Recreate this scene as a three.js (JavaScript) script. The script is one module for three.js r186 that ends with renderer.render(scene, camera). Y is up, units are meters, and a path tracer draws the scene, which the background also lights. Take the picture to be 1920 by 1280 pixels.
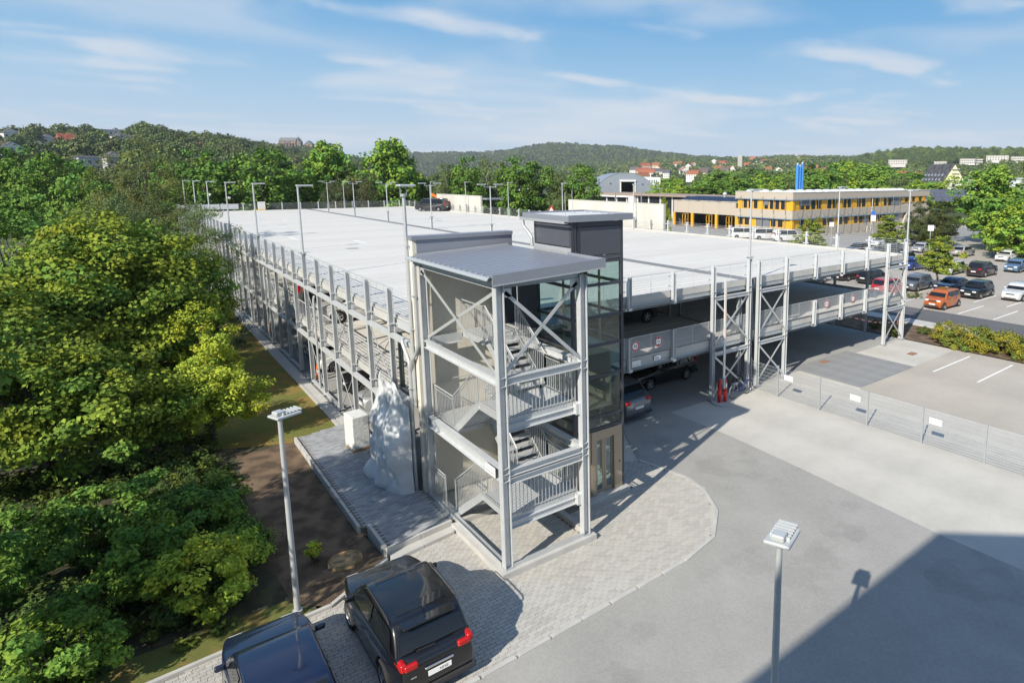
import * as THREE from 'three';
import { mergeGeometries, toCreasedNormals } from 'three/addons/utils/BufferGeometryUtils.js';
import { RoundedBoxGeometry } from 'three/addons/geometries/RoundedBoxGeometry.js';

// ---------- camera (lens shifted: the photograph is keystone-corrected) ----------
const scene = new THREE.Scene();
const camera = new THREE.PerspectiveCamera(2 * Math.atan(763 / 1173.99) * 180 / Math.PI, 2460 / 1526, 0.3, 9000);
camera.position.set(-6.747, 10.15, 21.72);
camera.rotation.order = 'YXZ';
camera.rotation.set(-0.154, -0.713, 0.003);
camera.setViewOffset(2460, 1526, 0, 245.5, 1920, 1280);

// ---------- sky: air and thin clouds, the same all round ----------
const rnd = (s) => () => { s = (s + 0x6D2B79F5) | 0; let t = Math.imul(s ^ (s >>> 15), 1 | s); t = (t + Math.imul(t ^ (t >>> 7), 61 | t)) ^ t; return ((t ^ (t >>> 14)) >>> 0) / 4294967296; };
const lerp = (a, b, t) => a + (b - a) * t, clamp = (x, a, b) => Math.min(b, Math.max(a, x)), sst = (a, b, x) => { x = clamp((x - a) / (b - a), 0, 1); return x * x * (3 - 2 * x); };
const HT = new Float32Array(65536); { const r = rnd(11); for (let i = 0; i < 65536; i++) HT[i] = r(); }
const h2 = (x, y) => HT[((x & 255) + (y & 255) * 256) & 65535];
function vn(x, y) { const i = Math.floor(x), j = Math.floor(y), u = x - i, v = y - j, a = u * u * (3 - 2 * u), b = v * v * (3 - 2 * v); return lerp(lerp(h2(i, j), h2(i + 1, j), a), lerp(h2(i, j + 1), h2(i + 1, j + 1), a), b); }
function fbm(x, y, o = 4) { let s = 0, a = 0.5, n = 0; for (let k = 0; k < o; k++) { s += a * vn(x, y); n += a; a *= 0.5; x = x * 2.03 + 17.1; y = y * 2.03 + 9.7; } return s / n; }
const SKYK = 1 / 1.27, SUNAZ = 160 * Math.PI / 180, SUNEL = 35 * Math.PI / 180;
const sunDir = new THREE.Vector3(Math.cos(SUNAZ) * Math.cos(SUNEL), Math.sin(SUNEL), Math.sin(SUNAZ) * Math.cos(SUNEL));
{
  const W = 2048, H = 1024, d = new Float32Array(W * H * 4);
  const stops = [[0, .57, .675, .79], [.06, .53, .665, .80], [.13, .37, .585, .80], [.22, .19, .44, .74], [.34, .115, .345, .67], [.6, .07, .24, .55], [1, .05, .18, .47]];
  for (let j = 0; j < H; j++) {
    const el = ((j + .5) / H - .5) * Math.PI, y = Math.sin(el), t = Math.max(0, y);
    let k = 0; while (k < stops.length - 2 && stops[k + 1][0] < t) k++;
    const A = stops[k], B = stops[k + 1], u = clamp((t - A[0]) / (B[0] - A[0]), 0, 1);
    for (let i = 0; i < W; i++) {
      const az = ((i + .5) / W - .5) * 2 * Math.PI, x = Math.cos(az) * Math.cos(el), z = Math.sin(az) * Math.cos(el);
      let c = [lerp(A[1], B[1], u), lerp(A[2], B[2], u), lerp(A[3], B[3], u)];
      if (y > 0.002) {
        const q = 1 / (y + .045), px = x * q, pz = z * q, w = fbm(px * .9 + 4, pz * .9 + 7, 3) - .5;
        const veil = sst(.42, .78, fbm(px * .55 + 31 + w, pz * .55 + 3, 5)) * .6 * sst(.5, .1, y);
        const f = fbm(px * 1.1 + w * 1.6 + 60, pz * 2.1 + w + 22, 6), puff = sst(.55, .80, f) * .75 * sst(0, .04, y);
        const f2 = fbm(px * .42 + 90, pz * .42 + 40, 6), band = sst(.56, .72, f2) * .6 * sst(0, .03, y);
        const a = 1 - (1 - veil) * (1 - puff) * (1 - band), shade = lerp(1, .95, sst(.72, .9, f));
        c = [lerp(c[0], .71 * shade, a), lerp(c[1], .755 * shade, a), lerp(c[2], .825 * shade, a)];
      }
      const o = (j * W + i) * 4; d[o] = c[0] * SKYK; d[o + 1] = c[1] * SKYK; d[o + 2] = c[2] * SKYK; d[o + 3] = 1;
    }
  }
  const t = new THREE.DataTexture(d, W, H, THREE.RGBAFormat, THREE.FloatType); t.mapping = THREE.EquirectangularReflectionMapping; t.magFilter = THREE.LinearFilter; t.needsUpdate = true;
  scene.background = t; scene.environment = t;
}
const sun = new THREE.DirectionalLight(new THREE.Color(1, .93, .81), 5);
sun.position.copy(sunDir).multiplyScalar(160).add(new THREE.Vector3(15, 0, -30)); sun.target.position.set(15, 0, -30);
sun.castShadow = true; sun.shadow.radius = 1; sun.shadow.mapSize.set(4096, 4096);
Object.assign(sun.shadow.camera, { left: -130, right: 130, top: 130, bottom: -130, near: 1, far: 500 });
scene.add(sun, sun.target);
scene.fog = new THREE.FogExp2(new THREE.Color(.72, .80, .90), 0.00011);
const renderer = new THREE.WebGLRenderer({ antialias: true });
renderer.toneMapping = THREE.LinearToneMapping; renderer.toneMappingExposure = 1.3; renderer.shadowMap.enabled = true;

// ---------- helpers ----------
const PI = Math.PI, V = (x, y, z) => new THREE.Vector3(x, y, z);
const used = {};
function numbered(n) { const k = used[n] = (used[n] ?? -1) + 1; return k ? n + '_' + String(k).padStart(3, '0') : n; }
function tag(o, label, category, group) { o.userData.label = label; if (category) o.userData.category = category; if (group) o.userData.group = group; return o; }
function thing(name, label, category, p = [0, 0, 0], turn = 0, group) { const o = new THREE.Group(); o.name = numbered(name); scene.add(o); o.position.set(...p); o.rotation.y = turn; return tag(o, label, category, group); }
function uvm(g) { // uv in metres by the side each face looks to
  if (g.index) g = g.toNonIndexed();
  const p = g.attributes.position, n = g.attributes.normal, u = new Float32Array(p.count * 2);
  for (let i = 0; i < p.count; i += 3) {
    const ax = Math.abs(n.getX(i) + n.getX(i + 1) + n.getX(i + 2)), ay = Math.abs(n.getY(i) + n.getY(i + 1) + n.getY(i + 2)), az = Math.abs(n.getZ(i) + n.getZ(i + 1) + n.getZ(i + 2));
    for (let k = i; k < i + 3; k++) { const x = p.getX(k), y = p.getY(k), z = p.getZ(k);
      if (ay >= ax && ay >= az) { u[2 * k] = x; u[2 * k + 1] = -z; } else if (ax >= az) { u[2 * k] = z; u[2 * k + 1] = y; } else { u[2 * k] = x; u[2 * k + 1] = y; } }
  }
  g.setAttribute('uv', new THREE.BufferAttribute(u, 2)); return g;
}
function clean(g) { if (g.index) g = g.toNonIndexed(); for (const k of Object.keys(g.attributes)) if (!['position', 'normal', 'uv'].includes(k)) g.deleteAttribute(k); if (!g.attributes.uv) g.setAttribute('uv', new THREE.BufferAttribute(new Float32Array(g.attributes.position.count * 2), 2)); return g; }
function join(list, keep) { list = (Array.isArray(list) ? list : [list]).flat(9); const g = list.length > 1 ? mergeGeometries(list.map(clean)) : clean(list[0]); return keep ? g : uvm(g); }
function mesh(name, geo, m, parent, keep) { const o = new THREE.Mesh(geo.isBufferGeometry && keep ? geo : join(geo, keep), m); o.name = name; o.castShadow = o.receiveShadow = true; parent?.add(o); return o; }
function struct(name, geo, m, parent) { const o = mesh(parent ? name : numbered(name), geo, m, parent ?? scene); if (!parent) o.userData.kind = 'structure'; return o; }
function solo(name, geo, m, label, category, group) { return tag(mesh(numbered(name), geo, m, scene), label, category, group); }
const box = (w, h, d, x = 0, y = 0, z = 0) => new THREE.BoxGeometry(w, h, d).translate(x, y, z);
const bx = (x0, x1, y0, y1, z0, z1) => box(Math.abs(x1 - x0), Math.abs(y1 - y0), Math.abs(z1 - z0), (x0 + x1) / 2, (y0 + y1) / 2, (z0 + z1) / 2);
const rbox = (w, h, d, r, x = 0, y = 0, z = 0, s = 2) => new RoundedBoxGeometry(w, h, d, s, r).translate(x, y, z);
function frameTo(a, b, up = V(0, 1, 0)) { const z = b.clone().sub(a), L = z.length(); z.normalize(); if (Math.abs(z.dot(up)) > .99) up = V(0, 0, 1); const x = up.clone().cross(z).normalize(), y = z.clone().cross(x); const m = new THREE.Matrix4().makeBasis(x, y, z); m.setPosition(a.clone().add(b).multiplyScalar(.5)); return [m, L]; }
function bar(a, b, w, h, up) { const [m, L] = frameTo(V(...a), V(...b), up); return new THREE.BoxGeometry(w, h, L).applyMatrix4(m); }
function rod(a, b, r, n = 6, r2) { const [m, L] = frameTo(V(...a), V(...b)); return new THREE.CylinderGeometry(r2 ?? r, r, L, n).rotateX(PI / 2).applyMatrix4(m); }
// H section between two points: depth across "up", flange width across the other way
function hsec(a, b, dep, wid, up, tf = .014, tw = .01) { const [m, L] = frameTo(V(...a), V(...b), up); return [new THREE.BoxGeometry(wid, tf, L).translate(0, dep / 2 - tf / 2, 0), new THREE.BoxGeometry(wid, tf, L).translate(0, -dep / 2 + tf / 2, 0), new THREE.BoxGeometry(tw, dep - 2 * tf, L)].map(g => g.applyMatrix4(m)); }
function tube(pts, r, n = 6, seg) { return new THREE.TubeGeometry(new THREE.CatmullRomCurve3(pts.map(p => V(...p)), false, 'catmullrom', .3), seg ?? pts.length * 4, r, n); }
const poly = (pts) => { const s = new THREE.Shape(); pts.forEach((p, i) => i ? s.lineTo(p[0], p[1]) : s.moveTo(p[0], p[1])); return s; };
function sheet(pts, y) { // flat polygon on the ground, points (x, z)
  const g = new THREE.ShapeGeometry(poly(pts.map(p => [p[0], -p[1]]))).rotateX(-PI / 2).translate(0, y, 0); return g; }
function slabOf(pts, y0, y1) { return new THREE.ExtrudeGeometry(poly(pts.map(p => [p[0], -p[1]])), { depth: y1 - y0, bevelEnabled: false }).rotateX(-PI / 2).translate(0, y0, 0); }
function rectXZ(x0, x1, z0, z1, y) { return sheet([[x0, z0], [x1, z0], [x1, z1], [x0, z1]], y); }

// ---------- textures and materials ----------
function grain(size, fn, srgb) { const d = new Uint8Array(size * size * 4); for (let j = 0; j < size; j++) for (let i = 0; i < size; i++) { const c = fn(i / size, j / size), o = (j * size + i) * 4; if (Array.isArray(c)) { d[o] = c[0] * 255; d[o + 1] = c[1] * 255; d[o + 2] = c[2] * 255; } else d[o] = d[o + 1] = d[o + 2] = clamp(c, 0, 1) * 255; d[o + 3] = 255; }
  const t = new THREE.DataTexture(d, size, size); t.wrapS = t.wrapT = THREE.RepeatWrapping; t.magFilter = THREE.LinearFilter; t.minFilter = THREE.LinearMipmapLinearFilter; t.generateMipmaps = true; if (srgb) t.colorSpace = THREE.SRGBColorSpace; t.needsUpdate = true; return t; }
// tiling noise: value noise on a wrapped lattice
function tn(u, v, f, s = 0) { const x = u * f, y = v * f, i = Math.floor(x), j = Math.floor(y), a = x - i, b = y - j, q = (m, n) => h2(((m % f) + f) % f + s * 37, ((n % f) + f) % f + s * 91), p = a * a * (3 - 2 * a), w = b * b * (3 - 2 * b); return lerp(lerp(q(i, j), q(i + 1, j), p), lerp(q(i, j + 1), q(i + 1, j + 1), p), w); }
const tfb = (u, v, f, o, s) => { let r = 0, a = .5, n = 0; for (let k = 0; k < o; k++) { r += a * tn(u, v, f, s + k); n += a; a *= .55; f *= 2; } return r / n; };
const TEX = {
  fine: grain(512, (u, v) => .80 + .2 * (.55 * tfb(u, v, 4, 4, 1) + .45 * tfb(u, v, 64, 3, 5))),
  mottle: grain(512, (u, v) => .66 + .34 * (.7 * tfb(u, v, 3, 6, 2) + .3 * tfb(u, v, 96, 2, 6))),
  asphalt: grain(512, (u, v) => .62 + .38 * (.45 * tfb(u, v, 3, 5, 3) + .55 * tfb(u, v, 128, 2, 8))),
  tarmac: grain(1024, (u, v) => { const p = tfb(u, v, 3, 4, 12), q = tfb(u, v, 9, 4, 14), s = tfb(u, v, 200, 2, 8), k = sst(.62, .7, tfb(u, v, 6, 5, 21)); return clamp(.60 + .22 * p + .14 * (q - .5) + .13 * (s - .5) - .06 * k, 0, 1); }),
  blotch: grain(512, (u, v) => .45 + .55 * sst(.25, .75, tfb(u, v, 5, 6, 4))),
  streak: grain(512, (u, v) => .8 + .2 * (.5 * tn(u, v, 64, 3) + .3 * tfb(u, v, 5, 5, 7) + .2 * tn(u * 1, v, 128, 4))),
  zinc: grain(512, (u, v) => .78 + .22 * (.5 * tfb(u, v, 24, 2, 9) + .5 * tfb(u, v, 4, 4, 3))),
  bump: grain(512, (u, v) => .5 * tfb(u, v, 64, 3, 2) + .5 * tfb(u, v, 8, 4, 6)),
  grass: grain(512, (u, v) => { const a = tfb(u, v, 6, 5, 2), b = tfb(u, v, 110, 2, 4), k = sst(.4, .62, a); return [lerp(.62, .95, k) * (.6 + .4 * b), lerp(.78, .80, k) * (.6 + .4 * b), lerp(.40, .50, k) * (.6 + .4 * b)]; }),
};
function tex(t, metres, rot) { const c = t.clone(); c.repeat.set(1 / metres, 1 / metres); if (rot) c.rotation = rot; c.needsUpdate = true; return c; }
function M(r, g, b, rough = .8, metal = 0, o = {}) { const { t, m = 3, bumpT, bm = 1, bs = .004, phys, ...rest } = o; const p = { color: new THREE.Color().setRGB(r, g, b), roughness: rough, metalness: metal, ...rest }; if (t) p.map = tex(t, m); if (bumpT) { p.bumpMap = tex(bumpT, bm); p.bumpScale = bs; } return phys ? new THREE.MeshPhysicalMaterial(p) : new THREE.MeshStandardMaterial(p); }
const T = TEX, mt = {
  zinc: M(.63, .65, .66, .55, .25, { t: T.zinc, m: 1.3 }), zincDull: M(.42, .45, .47, .6, .3, { t: T.zinc, m: 1.1 }), steel: M(.62, .64, .645, .45, .4, { t: T.zinc, m: 1.7 }),
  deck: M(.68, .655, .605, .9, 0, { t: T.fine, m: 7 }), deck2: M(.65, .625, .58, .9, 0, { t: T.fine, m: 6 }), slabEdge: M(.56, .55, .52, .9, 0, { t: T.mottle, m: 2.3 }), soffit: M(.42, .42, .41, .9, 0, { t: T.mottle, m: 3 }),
  white: M(.80, .80, .78, .75, 0, { t: T.fine, m: 1.5 }), concrete: M(.64, .62, .56, .9, 0, { t: T.mottle, m: 4 }), cream: M(.76, .71, .61, .9, 0, { t: T.fine, m: 3 }), kerb: M(.56, .55, .52, .9, 0, { t: T.mottle, m: .9 }),
  roofMetal: M(.33, .35, .40, .45, .35, { t: T.fine, m: 2 }), dark: M(.075, .08, .095, .45, .3, { t: T.fine, m: 1 }), darkPanel: M(.115, .12, .145, .4, .3, { t: T.fine, m: 1.5 }), flash: M(.60, .62, .64, .4, .5, { t: T.zinc, m: 1 }),
  asphaltNew: M(.47, .457, .425, .93, 0, { t: T.tarmac, m: 8.5, bumpT: T.bump, bm: .5, bs: .003 }), road: M(.14, .14, .145, .92, 0, { t: T.asphalt, m: 5 }), lot: M(.47, .43, .38, .93, 0, { t: T.asphalt, m: 9 }), yard: M(.33, .325, .315, .93, 0, { t: T.asphalt, m: 11 }),
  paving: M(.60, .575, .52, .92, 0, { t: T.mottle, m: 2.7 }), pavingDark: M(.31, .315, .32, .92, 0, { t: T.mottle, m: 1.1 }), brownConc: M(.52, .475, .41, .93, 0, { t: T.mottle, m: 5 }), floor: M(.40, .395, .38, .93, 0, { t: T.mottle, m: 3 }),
  sand: M(.24, .215, .18, .98, 0, { t: T.mottle, m: .7 }), earth: M(.20, .135, .085, 1, 0, { t: T.blotch, m: 1.9, bumpT: T.bump, bm: .6, bs: .03 }), grass: M(.36, .30, .12, 1, 0, { t: T.grass, m: 5, bumpT: T.bump, bm: .2, bs: .03 }), field: M(.09, .115, .04, 1, 0, { t: T.blotch, m: 23 }),
  black: M(.02, .02, .02, .7), rubber: M(.022, .022, .024, .85), red: M(.55, .03, .025, .45), orange: M(.75, .16, .02, .5), yellow: M(.78, .43, .03, .55, 0, { t: T.fine, m: 2 }), blue: M(.05, .22, .58, .45), 
  glass: new THREE.MeshPhysicalMaterial({ color: new THREE.Color(.80, .87, .86), roughness: .03, transmission: 1, thickness: 0, ior: 1.5 }),
  winGlass: M(.025, .03, .035, .06, .0), paint: M(.88, .88, .86, .8, 0, { t: T.fine, m: .8 }),
};
// ---------- ground, roads, paving ----------
struct('ground', new THREE.PlaneGeometry(12000, 12000).rotateX(-PI / 2).translate(0, -.12, -1500), mt.field);
struct('driveway', sheet([[-30, 10.68], [4.0, 10.5], [5.4, 10.2], [6.5, 9.3], [7.15, 8.1], [7.3, 7.1], [7.15, 6.2], [6.9, 5], [7.6, 3.6], [8.3, 2.2], [11.0, 2.2], [11.1, 5.6], [10.9, 9.2], [10.5, 14.4], [10.5, 40], [-30, 40]], -.016), mt.asphaltNew);
struct('yard', sheet([[10.2, 2.2], [20.2, 2.2], [20.2, 40], [10.2, 40]], -.03), mt.paving);
struct('entrance_paving', rectXZ(-.1, 10.2, 2.2, 5.4, -.045), mt.paving);
for (let k = 0; k < 8; k++) struct('bay_marking', rectXZ(41.6, 46.4, 1.2 + k * 2.6 - 2.6 * 5, 1.32 + k * 2.6 - 2.6 * 5, -.03), mt.paint);
for (let k = 0; k < 8; k++) struct('bay_marking', rectXZ(47.4, 52.2, 2.6 - k * 2.6, 2.72 - k * 2.6, -.03), mt.paint);
struct('forecourt', rectXZ(20.2, 31.1, 2.2, 5.9, -.03), mt.paving);
struct('concrete_yard', sheet([[20.2, 5.9], [31.1, 5.75], [30.6, 40], [20.2, 40]], -.026), mt.brownConc);
struct('paving_patch', rectXZ(20.4, 25.8, 1.6, 5.85, -.014), mt.pavingDark);
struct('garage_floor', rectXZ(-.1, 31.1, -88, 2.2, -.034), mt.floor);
for (const z of [6.9, 9.2, 11.5, 13.8, 16.1]) struct('bay_marking', rectXZ(25.7, 30.3, z, z + .11, -.018), mt.paint);
struct('service_road', sheet([[36.9, 40], [36.9, -140], [41.3, -140], [41.3, 40]], -.02), mt.road);
struct('parking_lot', sheet([[41.3, 40], [41.3, -44], [36, -60], [36, -140], [140, -140], [140, 40]], -.036), mt.lot);
struct('works_yard', sheet([[52, -26], [76, -22], [130, -30], [130, -44], [90, -110], [45, -110]], -.024), mt.yard);
struct('pavement', bx(35.5, 36.9, -.12, .06, -60, 40), mt.kerb);
struct('verge', sheet([[31.3, 40], [31.3, -60], [35.5, -60], [35.5, 40]], -.04), mt.earth);
struct('west_lot', sheet([[-60, -14], [-11, -13], [-9.5, -24], [-9, -70], [-60, -90]], -.04), M(.55, .54, .52, .9, 0, { t: T.mottle, m: 5 }));
struct('lawn', sheet([[-.55, -5.1], [-2.3, -4.85], [-4.6, -6], [-8.5, -12], [-8.5, -62], [-.55, -62]], -.012), mt.grass);
struct('earth_bank', sheet([[-2.3, -4.9], [-2.3, 2.6], [-2.06, 5.25], [-3.75, 6.3], [-4.4, 5.6], [-4.6, 2], [-4.2, -5]], -.012), mt.earth);
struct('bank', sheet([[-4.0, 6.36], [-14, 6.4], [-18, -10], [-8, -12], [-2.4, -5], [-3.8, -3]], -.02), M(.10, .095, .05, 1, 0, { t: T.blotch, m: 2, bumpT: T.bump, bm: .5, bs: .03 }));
struct('dry_verge', sheet([[-4.0, 6.36], [-7.6, 6.56], [-14, 6.5], [-14, 5.2], [-4.5, 5.4]], -.006), M(.36, .31, .14, 1, 0, { t: T.grass, m: 2.4, bumpT: T.bump, bm: .2, bs: .03 }));
struct('verge', sheet([[-7.6, 6.3], [-7.6, 10.68], [-30, 10.68], [-30, 6.3]], -.024), mt.asphaltNew);
struct('edging', [bar([-3.72, .0, 6.36], [-2.1, .0, 5.3], .1, .14), bar([-7.6, .0, 6.56], [-3.72, .0, 6.36], .1, .14)], mt.kerb);
struct('edging', [bx(-.62, -.5, -.1, .05, -88, -5.2)], mt.kerb);
struct('footpath', [bx(-.5, -.12, -.1, .03, -88, -5.2)], mt.kerb);
// kerbs round the drive
{
  const pts = [[-7.6, 10.68], [-1.95, 10.68], [4.0, 10.52], [5.4, 10.22], [6.5, 9.3], [7.15, 8.1], [7.3, 7.1], [7.15, 6.2], [6.9, 5.0]];
  const g = new THREE.Group(); g.name = numbered('kerb'); g.userData.kind = 'structure'; scene.add(g);
  for (let i = 0; i + 1 < pts.length; i++) { const a = pts[i], b = pts[i + 1], L = Math.hypot(b[0] - a[0], b[1] - a[1]), n = Math.max(1, Math.round(L / .9));
    for (let k = 0; k < n; k++) { const p = k / n + .006, q = (k + 1) / n - .006; mesh('kerb_stone', bar([lerp(a[0], b[0], p), -.036, lerp(a[1], b[1], p)], [lerp(a[0], b[0], q), -.036, lerp(a[1], b[1], q)], .12, .1), mt.kerb, g); } }
}
// ---------- plaza of zigzag pavers ----------
const inPoly = (x, z, P) => { let c = false; for (let i = 0, j = P.length - 1; i < P.length; j = i++) if ((P[i][1] > z) !== (P[j][1] > z) && x < (P[j][0] - P[i][0]) * (z - P[i][1]) / (P[j][1] - P[i][1]) + P[i][0]) c = !c; return c; };
const plaza = new THREE.Group(); plaza.name = 'plaza'; plaza.userData.kind = 'structure'; scene.add(plaza);
{
  const P = [[-7.6, 6.6], [-3.7, 6.4], [-2.0, 5.35], [0, 4.95], [5.3, 4.4], [6.9, 4.95], [7.15, 6.2], [7.3, 7.1], [7.15, 8.1], [6.5, 9.3], [5.4, 10.2], [4.0, 10.52], [-1.95, 10.68], [-7.6, 10.68]];
  mesh('joint_bed', sheet(P, -.03), mt.sand, plaza);
  const L = .225, W = .1125, zz = .019, top = [], inset = .007;
  const edge = (n, len, flip) => { const o = []; for (let k = 0; k <= n; k++) o.push([k / n * len, (k % 2 ? 1 : -1) * zz * (flip ? -1 : 1)]); return o; };
  const e = edge(8, L), out = []; // zigzag with period L/4 so that half-shifted rows fit
  for (const [x, y] of e) out.push([x, y]); for (const [x, y] of [...e].reverse()) out.push([x, y + W]);
  const cx = L / 2, cy = W / 2, pos = []; const q = out.map(([x, y]) => [(x - cx), (y - cy)]), q2 = q.map(([x, y]) => [x * (1 - inset / (L / 2)), y - Math.sign(y) * inset]);
  const q1 = q.map(([x, y]) => [x * .982, y - Math.sign(y) * .004]);
  const tri = THREE.ShapeUtils.triangulateShape(q2.map(p => new THREE.Vector2(p[0], p[1])), []);
  for (const t of tri) for (const k of t) pos.push(q2[k][0], 0, -q2[k][1]);
  for (let i = 0; i < q.length; i++) { const j = (i + 1) % q.length, A = q2[i], B = q2[j], C = q1[i], D = q1[j]; const a = [A[0], 0, -A[1]], b = [B[0], 0, -B[1]], c = [C[0], -.012, -C[1]], d = [D[0], -.012, -D[1]]; pos.push(...a, ...c, ...b, ...b, ...c, ...d); }
  let g = new THREE.BufferGeometry(); g.setAttribute('position', new THREE.Float32BufferAttribute(pos, 3)); g.computeVertexNormals(); { const nn = g.attributes.normal; if (nn.getY(0) < 0) { for (let i = 0; i < pos.length; i += 9) for (let k = 0; k < 3; k++) { const t = pos[i + 3 + k]; pos[i + 3 + k] = pos[i + 6 + k]; pos[i + 6 + k] = t; } g.setAttribute('position', new THREE.Float32BufferAttribute(pos, 3)); g.computeVertexNormals(); } } g = uvm(g);
  const r = rnd(5), tones = [[.56, .545, .505], [.53, .515, .48], [.59, .57, .525], [.50, .485, .45], [.575, .56, .53]].map(c => M(...c, .92, 0, { t: T.mottle, m: .6 }));
  const all = [], rot = .0, z0 = 4.3;
  for (let j = 0; j * W < 7; j++) for (let i = 0; i * L < 16; i++) { const x = -7.8 + (i + (j % 2) * .5) * L, z = z0 + j * W; if (!inPoly(x, z, P)) continue; if (x > -.02 && x < 2.68 && z > 2.6 && z < 8.04 && !(x > .0 && x < 2.64 && z > 4.88 && z < 8.0)) continue; if (x > 2.85 && z < 6.55 && x < 5.45) continue; all.push([x, z]); }
  all.sort((a, b) => Math.hypot(a[0] + 6.7, a[1] - 21.7) - Math.hypot(b[0] + 6.7, b[1] - 21.7));
  const vis = all.filter(([x, z]) => !(x < -1.7 && z > 6.4)), hid = all.filter(([x, z]) => x < -1.7 && z > 6.4);
  vis.slice(0, 300).forEach(([x, z]) => { const o = new THREE.Mesh(g, tones[Math.floor(r() * 5)]); o.name = 'paver'; o.position.set(x, (r() - .5) * .004, z); o.rotation.set((r() - .5) * .012, (r() - .5) * .01, (r() - .5) * .012); o.castShadow = o.receiveShadow = true; plaza.add(o); });
  const rest = vis.slice(300).concat(hid), im = new THREE.InstancedMesh(g, M(.56, .54, .50, .92, 0, { t: T.mottle, m: .6 }), rest.length), m4 = new THREE.Matrix4(), qe = new THREE.Quaternion(), c = new THREE.Color();
  rest.forEach(([x, z], i) => { qe.setFromEuler(new THREE.Euler((r() - .5) * .012, (r() - .5) * .01, (r() - .5) * .012)); m4.compose(V(x, (r() - .5) * .004, z), qe, V(1, 1, 1)); im.setMatrixAt(i, m4); const t = .86 + r() * .2; im.setColorAt(i, c.setRGB(t, t * .995, t * (.96 + r() * .05))); });
  im.name = 'paver_field'; im.userData.kind = 'stuff'; im.castShadow = im.receiveShadow = true; plaza.add(im);
}
// ---------- raised pad of small grey pavers beside the garage ----------
{
  const pad = new THREE.Group(); pad.name = 'terrace'; pad.userData.kind = 'structure'; scene.add(pad);
  const P = [[-2.22, -4.8], [-.5, -5.2], [-.1, -5.2], [-.1, 2.35], [0, 2.45], [0, 4.75], [-2.0, 4.95], [-2.0, 3.6], [-2.22, 3.5], [-2.22, 2.6]];
  mesh('joint_bed', slabOf(P.map(([x, z]) => [x, z]), -.1, .165), mt.sand, pad);
  const g = join(box(.196, .05, .096, 0, -.01, 0)), r = rnd(9), m4 = new THREE.Matrix4(), c = new THREE.Color(), at = [];
  for (let j = 0; j < 106; j++) for (let i = 0; i < 13; i++) { const x = -2.16 + (i + (j % 2) * .5) * .2, z = -5.1 + j * .1; if (inPoly(x - .07, z, P) && inPoly(x + .07, z, P)) at.push([x, z]); }
  const im = new THREE.InstancedMesh(g, M(.43, .44, .45, .92, 0, { t: T.mottle, m: .7 }), at.length);
  at.forEach(([x, z], i) => { m4.makeTranslation(x, .165 + (r() - .5) * .005, z); im.setMatrixAt(i, m4); const t = .72 + r() * .36; im.setColorAt(i, c.setRGB(t, t, t * 1.02)); });
  im.name = 'paver_field'; im.userData.kind = 'stuff'; im.castShadow = im.receiveShadow = true; pad.add(im);
  const ks = (a, b, w = .08, h = .34, y = .05) => { const L = Math.hypot(b[0] - a[0], b[1] - a[1]), n = Math.max(1, Math.round(L / 1.0)); for (let k = 0; k < n; k++) { const p = k / n + .004, q = (k + 1) / n - .004; mesh('kerb_stone', bar([lerp(a[0], b[0], p), y, lerp(a[1], b[1], p)], [lerp(a[0], b[0], q), y, lerp(a[1], b[1], q)], w, h), mt.kerb, pad); } };
  ks([-2.27, -4.85], [-2.27, 3.5]); ks([-2.05, 3.62], [-2.05, 5.1], .09, .46); ks([-2.05, 5.14], [-.12, 4.9], .1, .4); ks([-2.05, 5.5], [-.2, 5.24], .09, .2, .0);
  mesh('step_slab', slabOf([[-2.0, 5.18], [-.14, 4.94], [-.14, 5.2], [-2.0, 5.46]], -.05, .09), mt.kerb, pad);
}
solo('manhole_cover', [new THREE.CylinderGeometry(.42, .44, .1, 28).translate(-2.95, .0, 4.6), new THREE.TorusGeometry(.36, .025, 6, 28).rotateX(PI / 2).translate(-2.95, .052, 4.6)], M(.42, .29, .15, .95, 0, { t: T.blotch, m: .8 }), 'sandy round manhole cover in the bare earth by the black car', 'manhole cover');
for (const [x, z, l] of [[28.2, 4.5, 'rusty drain grate on pale paving near the far braced column'], [22.8, 2.1, 'rusty drain grate at the shadow edge of the dark paving patch']]) { const o = thing('drain_grate', l, 'drain', [x, -.012, z]); mesh('frame', [box(.62, .02, .04, 0, .005, .17), box(.62, .02, .04, 0, .005, -.17), box(.04, .02, .3, .29, .005, 0), box(.04, .02, .3, -.29, .005, 0)], M(.30, .15, .10, .9, .2), o); for (let k = 0; k < 7; k++) mesh('slat', box(.035, .016, .3, -.225 + k * .075, .004, 0), M(.32, .17, .12, .9, .2), o); }
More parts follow.
